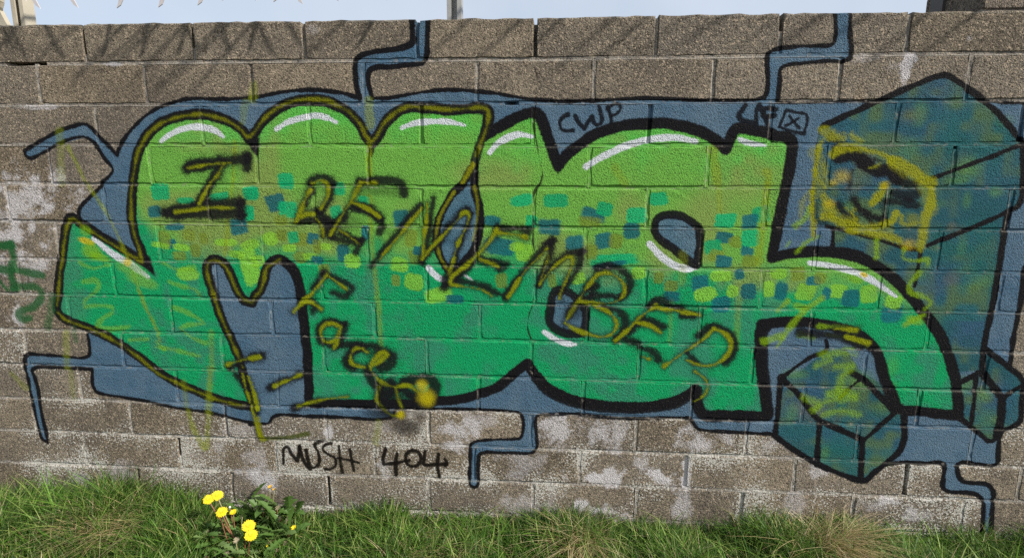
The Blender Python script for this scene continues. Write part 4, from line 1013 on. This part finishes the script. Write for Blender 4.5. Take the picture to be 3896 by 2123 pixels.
link('mortar', bm_mesh(bm, 'pier_mortar'), M_MORTAR, pr)
gpx0, gpx1 = at(3592, 30, 0.30).x, at(3740, 30, 0.30).x
gp_ = tag(empty('shaded_pier_side', ((gpx0 + gpx1) / 2, 0.33, TOP - 2.2)), 'dark upright for the set-back pier side, its shade put into the colour', 'post')
wv = (gpx1 - gpx0) / 2
bm = bmesh.new(); box_bm(bm, -wv, -wv + 0.03, -0.02, 0.05, -0.2, 2.9); link('pier_side_edge', bm_mesh(bm, 'pier_side_edge'), M_PIER_SHADE, gp_)
bm = bmesh.new(); box_bm(bm, -wv + 0.03, wv, 0.0, 0.012, -0.2, 2.9); link('pier_side_face', bm_mesh(bm, 'pier_side_face'), simple('shaded_pier_face', (0.16, 0.145, 0.13), 0.75, 0, 0.35, 18, bump=.3), gp_)
bm = bmesh.new(); box_bm(bm, wv + 0.001, wv + 0.03, -0.02, 0.05, -0.2, 2.9); link('pier_side_edge', bm_mesh(bm, 'pier_side_edge'), M_PIER_SHADE, gp_)

# ------------------------------------------------------------------ grass
def blades(name, n, sampler, mat, seg=4, seed=1):
    """many curved tapering blades in one mesh; sampler(r) -> x, y, height, width, lean dir, bend, colour arrays"""
    r = np.random.default_rng(seed)
    x, y, h, w, az, bend, colr = sampler(r, n)
    z = ground_z(x, y) - 0.01
    t = np.linspace(0, 1, seg + 1)
    ca, sa = np.cos(az), np.sin(az)
    lean = r.uniform(0.05, 0.35, n)
    V = np.zeros((n, seg + 1, 2, 3), np.float32)
    face = az + np.pi / 2 + r.normal(0, 0.5, n)
    for i, ti in enumerate(t):
        fw = h * (lean * ti + bend * ti ** 2.2)
        hz = h * (ti - 0.32 * bend * ti ** 2.5)
        ww = w * (1 - ti ** 1.6) * 0.5 + 0.00025
        for k, s in ((0, -1), (1, 1)):
            V[:, i, k, 0] = x + ca * fw + s * ww * np.cos(face)
            V[:, i, k, 1] = np.minimum(y + sa * fw + s * ww * np.sin(face), -0.003)
            V[:, i, k, 2] = z + hz
    idx = np.arange(n)[:, None] * (seg + 1) * 2
    quads = np.stack([np.stack([idx[:, 0] + 2 * i, idx[:, 0] + 2 * i + 1, idx[:, 0] + 2 * i + 3, idx[:, 0] + 2 * i + 2], 1) for i in range(seg)], 1).reshape(-1, 4)
    me = bpy.data.meshes.new(name)
    me.vertices.add(V.size // 3); me.vertices.foreach_set('co', V.ravel())
    me.loops.add(quads.size); me.loops.foreach_set('vertex_index', quads.ravel().astype(np.int32))
    me.polygons.add(len(quads)); me.polygons.foreach_set('loop_start', np.arange(0, quads.size, 4, dtype=np.int32)); me.polygons.foreach_set('loop_total', np.full(len(quads), 4, np.int32))
    me.update(); me.validate()
    ca_ = me.color_attributes.new('tint', 'FLOAT_COLOR', 'POINT')
    cc = np.ones((n, seg + 1, 2, 4), np.float32); cc[..., :3] = colr[:, None, None, :]
    ca_.data.foreach_set('color', cc.ravel())
    me.materials.append(mat)
    me.polygons.foreach_set('use_smooth', [True] * len(me.polygons))
    return me
GREENS = np.array([[0.060, 0.140, 0.016], [0.100, 0.200, 0.024], [0.036, 0.090, 0.014], [0.210, 0.280, 0.070]])
STRAW = np.array([[0.48, 0.38, 0.20], [0.36, 0.27, 0.13], [0.56, 0.46, 0.28]])
def dens_height(x):
    """how tall the grass stands along the wall"""
    return np.interp(x, [-2.6, -2.25, -1.95, -1.65, -1.45, -1.0, -0.6, 0.0, 0.5, 1.0, 1.4, 1.9, 2.5], [.11, .13, .17, .145, .10, .075, .09, .10, .095, .11, .10, .10, .14])
def grass_s(r, n):
    x = r.uniform(-3.0, 3.0, n); y = -np.abs(r.beta(1.0, 2.6, n)) * 1.0 - 0.004
    patch = 0.5 + 0.5 * np.sin(x * 9.3 + np.sin(y * 11) * 2) * np.sin(y * 13 + x * 3.1)
    h = dens_height(x) * r.uniform(0.5, 1.35, n) * (0.75 + 0.4 * patch)
    h *= np.where(y < -0.5, 0.6, 1) * (0.72 + 0.62 * np.clip(np.sin(x * 4.3 + 1.2) * np.sin(x * 11.1 + y * 6) + 0.35, 0, 1))
    w = r.uniform(0.0026, 0.0058, n)
    w = np.where(r.random(n) < 0.06, w * 1.7, w)
    az = r.uniform(0, 2 * np.pi, n); bend = r.uniform(0.05, 1.0, n)
    c = GREENS[r.integers(0, 4, n)] * r.uniform(0.75, 1.3, (n, 1))
    dry = r.random(n) < (0.02 + 0.07 * patch)
    c = np.where(dry[:, None], STRAW[r.integers(0, 3, n)] * r.uniform(.6, 1.1, (n, 1)), c)
    return x, y, h, w, az, bend, c
tag(link('grass', blades('grass', 68000, grass_s, M_GRASS, 5, 2), None), 'rough green grass growing along the foot of the wall', 'grass', kind='stuff')
def tall_s(r, n):
    x = r.uniform(-2.9, 2.9, n); y = -r.uniform(0.006, 0.30, n)
    h = dens_height(x) * r.uniform(1.0, 1.75, n)
    c = GREENS[r.integers(0, 4, n)] * r.uniform(0.9, 1.5, (n, 1))
    return x, y, h, r.uniform(0.0032, 0.0072, n), r.uniform(0, 2 * np.pi, n), r.uniform(0.1, 1.1, n), c
tag(link('grass', blades('tall_grass', 2800, tall_s, M_GRASS, 7, 3), None), 'longer grass blades standing against the wall', 'grass', kind='stuff')
def tuft(cx_, cy_, rad, n, hgt, seed, label, lie):
    def s(r, n):
        a = r.uniform(0, 2 * np.pi, n); q = np.sqrt(r.random(n)) * rad * 2.2
        x, y = cx_ + q * np.cos(a), np.minimum(cy_ + q * np.sin(a) * 0.7, -0.01)
        az = np.where(r.random(n) < 0.8, lie + r.normal(0, 0.6, n), r.uniform(0, 2 * np.pi, n))
        return x, y, hgt * r.uniform(0.35, 1.2, n), r.uniform(0.0016, 0.0036, n), az, r.uniform(0.2, 1.5, n), STRAW[r.integers(0, 3, n)] * r.uniform(0.85, 1.4, (n, 1))
    me = blades('dry_tuft', n, s, M_GRASS, 6, seed)
    cz_ = float(ground_z(cx_, cy_)); me.transform(Matrix.Translation((-cx_, -cy_, -cz_)))
    tag(link('dry_grass_tuft', me, None, loc=(cx_, cy_, cz_)), label, 'grass tuft', 'tufts of dead grass')
def gpos(px, py, y): return float(px_to_plane(px, py, y)[0])
tuft(gpos(470, 2020, -.15), -0.16, 0.075, 800, 0.155, 21, 'wide mound of dead straw grass left of the dandelions', -1.9)
tuft(gpos(2210, 2060, -.10), -0.12, 0.035, 520, 0.165, 22, 'small upright tuft of tan dead grass below the middle of the mural', -1.7)
tuft(gpos(3120, 2030, -.10), -0.11, 0.050, 950, 0.18, 23, 'pale dead grass tuft slumping to the right under the painted cube', -0.6)
tuft(gpos(1650, 2110, -.2), -0.20, 0.09, 600, 0.10, 24, 'flattened brown dead grass right of the dandelions', -1.2)

# ------------------------------------------------------------------ dandelions
M_PETAL = simple('dandelion_petal', (0.80, 0.62, 0.012), 0.6, 0, 0.12, 60, trans=0.25)
M_CENTRE = simple('dandelion_centre', (0.72, 0.45, 0.008), 0.7, 0, 0.2, 80)
M_OLDP = simple('withered_petal', (0.62, 0.36, 0.03), 0.7, 0, 0.2, 60, trans=0.2)
M_LEAF = simple('dandelion_leaf', (0.080, 0.155, 0.032), 0.45, 0, 0.3, 25, trans=0.25)
M_LEAF2 = simple('dandelion_leaf_pale', (0.13, 0.20, 0.06), 0.5, 0, 0.25, 25, trans=0.25)
M_STEM = simple('dandelion_stem_red', (0.20, 0.085, 0.045), 0.5, 0, 0.3, 40)
M_STEMG = simple('dandelion_stem_green', (0.24, 0.22, 0.10), 0.5, 0, 0.3, 40)
M_BRACT = simple('dry_bract', (0.32, 0.27, 0.18), 0.8, 0, 0.3, 60, trans=0.2)
M_SEPAL = simple('green_bract', (0.10, 0.16, 0.05), 0.6, 0, 0.2, 60)
crown = at(925, 2060, -0.16); crown.z = float(ground_z(crown.x, crown.y))
dan = tag(empty('dandelion_plant', crown), 'flowering dandelion clump with yellow heads and toothed leaves against the wall', 'plant')
fr = random.Random(17)
def petal_head(rad, nrm, layers=3, cup=0.25, per=34, wid=0.16):
    """rays in layers around NRM, square-ended as a dandelion's are"""
    nrm = Vector(nrm).normalized(); a = nrm.orthogonal().normalized(); b = nrm.cross(a)
    V, Fc = [], []
    for L in range(layers):
        rl = rad * (1 - 0.24 * L); n = int(per * (1 - 0.18 * L)); lift = cup + 0.17 * L
        for i in range(n):
            t = 2 * math.pi * (i + 0.37 * L + fr.uniform(-.2, .2)) / n
            d = math.cos(t) * a + math.sin(t) * b; s = nrm.cross(d)
            r_ = rl * fr.uniform(0.86, 1.1); w = rad * wid * 0.5
            k = len(V)
            for f, ww in ((0.05, 0.5), (0.55, 1.0), (1.0, 0.72)):
                c = d * r_ * f + nrm * (rad * (0.10 + 0.07 * L) + r_ * lift * (f - 0.4 * f * f * f) * 0.8)
                V += [c - s * w * ww, c + s * w * ww]
            Fc += [(k, k + 1, k + 3, k + 2), (k + 2, k + 3, k + 5, k + 4)]
    return mesh_of('petals', V, Fc)
def bract_cup(rad, nrm):
    nrm = Vector(nrm).normalized()
    bm = bmesh.new(); tube_bm(bm, [-nrm * rad * .55, -nrm * rad * .3, nrm * rad * .12], [rad * .14, rad * .36, rad * .34], 8)
    return bm_mesh(bm, 'cup')
def stem(p0, p1, mat, r=0.0022, sag=0.0):
    p0, p1 = Vector(p0), Vector(p1); d = p1 - p0
    mid = p0 + d * 0.5 + Vector((0, -0.01, sag))
    P = [p0 * (1 - t) ** 2 + mid * (2 * t * (1 - t)) + p1 * (t * t) for t in [i / 6 for i in range(7)]]
    bm = bmesh.new(); tube_bm(bm, [q - crown for q in P], [r * (1.15 - 0.05 * i) for i in range(7)], 7)
    return link('stem', bm_mesh(bm, 'stem'), mat, dan, smooth=True)
def hp(x, y, d):
    """a point of the clump, at d metres from the wall"""
    ox, oy, k = CROP['H']; return at(ox + x / k, oy + y / k, -d)
def root_pt(x, y, d):
    p = hp(x, y, d); p.z = min(p.z, float(ground_z(p.x, p.y)) + 0.03); return p
# open heads: position, distance from wall, radius, foot of the stem
for (hx, hy, d, r, fx, fy) in ((435, 372, .24, .0205, 940, 960), (592, 300, .22, .0215, 930, 940), (670, 592, .26, .0210, 960, 980), (1140, 835, .28, .0235, 1060, 1150), (1182, 1000, .31, .0225, 1120, 1200)):
    p = hp(hx, hy, d)
    st = stem(root_pt(fx, fy, d - .02), p - Vector((0, 0, 0.006)), M_STEM if hy > 320 else M_STEMG, 0.0026, 0.01)
    nrm = (CAM - p).normalized() * 0.62 + Vector((fr.uniform(-.05, .22), -.1, 0.75))
    hd = link('flower_head', petal_head(r, nrm, 4, 0.16, 40, 0.15), M_PETAL, st, loc=p - crown)
    link('cup', bract_cup(r, nrm), M_SEPAL, st, loc=p - crown)
    link('flower_centre', petal_head(r * 0.42, nrm, 2, 0.9, 22, 0.22), M_CENTRE, st, loc=p - crown + Vector(nrm).normalized() * r * 0.28)
for (hx, hy, d, r, fx, fy, mat, cup) in ((872, 605, .20, .013, 930, 900, M_PETAL, 1.0), (1940, 880, .17, .011, 1800, 1050, M_PETAL, 1.3), (1490, 565, .10, .008, 1480, 800, M_OLDP, 1.6), (1515, 160, .05, .008, 1520, 450, M_OLDP, 2.0), (1590, 200, .05, .006, 1560, 450, M_OLDP, 2.0), (1475, 1195, .25, .005, 1480, 1300, M_PETAL, 1.6), (650, 665, .25, .013, 800, 900, M_OLDP, 0.5)):
    p = hp(hx, hy, d); st = stem(root_pt(fx, fy, d), p - Vector((0, 0, .004)), M_STEMG if hy < 600 else M_STEM, 0.0018)
    nrm = Vector((fr.uniform(-.2, .2), -.35, .9))
    link('flower_head', petal_head(r, nrm, 2, cup, 18, 0.3), mat, st, loc=p - crown); link('cup', bract_cup(r * 1.2, nrm), M_SEPAL, st, loc=p - crown)
for (hx, hy, d, fx, fy) in ((1285, 520, .10, 1300, 800), (1410, 540, .11, 1420, 980), (1470, 300, .05, 1450, 450), (1700, 700, .13, 1660, 950), (1830, 715, .13, 1700, 980), (1640, 1235, .24, 1590, 1080), (1800, 1135, .2, 1700, 1180), (270, 1045, .22, 560, 900), (400, 1370, .32, 600, 1300), (1030, 670, .16, 1020, 900), (1520, 1130, .2, 1460, 980), (760, 1330, .32, 960, 1150), (920, 1080, .3, 970, 1200), (420, 950, .22, 700, 900), (700, 720, .2, 900, 950), (1650, 520, .1, 1640, 800)):
    p = hp(hx, hy, d); st = stem(root_pt(fx, fy, d), p, fr.choice([M_STEM, M_STEMG, M_STEM]), 0.0022)
    nrm = Vector((fr.uniform(-.5, .5), -.5, fr.uniform(.2, .9)))
    link('spent_head', petal_head(.012, nrm, 2, fr.uniform(.2, 1.2), 12, 0.22), M_BRACT, st, loc=p - crown)
p = hp(808, 500, .2); st = stem(root_pt(930, 930, .19), p, M_STEM, .002)
bm = bmesh.new(); bmesh.ops.create_icosphere(bm, subdivisions=2, radius=.0045); link('seed_bud', bm_mesh(bm, 'bud'), simple('white_bud', (.7, .68, .62), .8), st, loc=p - crown, smooth=True)
# toothed leaves
def leaf_mesh(length, width, bend, seed, fold=0.35):
    r = random.Random(seed); n = 15
    V, Fc = [], []
    for i in range(n):
        t = i / (n - 1)
        env = (0.12 + 0.88 * math.sin(math.pi * min(1, t * 0.62 + 0.10)) ** 1.3) * (1 - t ** 6)
        tooth = 1.0 if i % 2 else r.uniform(0.38, 0.62)
        if t > .82: tooth = 1
        w = width * env * tooth * (0.35 + 0.65 * t)
        back = -0.03 * length if i % 2 and t < .85 else 0
        zc = length * (0.9 * t - bend * t * t); f = length * (t - 0.25 * bend * t * t)
        V += [(f + back, -w, zc * 0.5 + w * fold), (f, 0, zc * 0.5), (f + back, w, zc * 0.5 + w * fold)]
    for i in range(n - 1):
        a, b = 3 * i, 3 * i + 3
        Fc += [(a, a + 1, b + 1, b), (a + 1, a + 2, b + 2, b + 1)]
    return mesh_of('leaf', V, Fc)
LEAVES = [leaf_mesh(fr.uniform(.11, .19), fr.uniform(.018, .030), fr.uniform(.3, 1.3), k) for k in range(14)]
for me in LEAVES[:10]: me.materials.append(M_LEAF)
for me in LEAVES[10:]: me.materials.append(M_LEAF2)
for (bx0, by0, d, n) in ((1000, 1060, .17, 30), (1430, 700, .07, 34), (1760, 480, .035, 16), (1250, 380, .04, 24), (1000, 600, .10, 14), (620, 1000, .22, 26), (1500, 1150, .2, 20), (900, 1330, .3, 22), (400, 900, .2, 12), (1750, 900, .14, 14)):
    for _ in range(n):
        p = root_pt(bx0 + fr.gauss(0, 110), by0 + 300, d + fr.uniform(-.02, .05)); p.y = min(p.y, -0.012)
        p.z = float(ground_z(p.x, p.y)) + max(0, fr.uniform(-0.01, 0.07))
        o = link('leaf', fr.choice(LEAVES), None, dan, loc=p - crown)
        back = d < .06
        az = fr.uniform(math.pi * 1.0, math.pi * 2.0) if back else fr.uniform(0.9 * math.pi, 2.1 * math.pi)
        s = fr.uniform(.6, 1.25) if d < .15 else fr.uniform(.5, .85)
        o.rotation_euler = (fr.uniform(-.5, .5), -fr.uniform(0.0, 1.1 if d < .15 else 0.55), az); o.scale = (s, s, s)
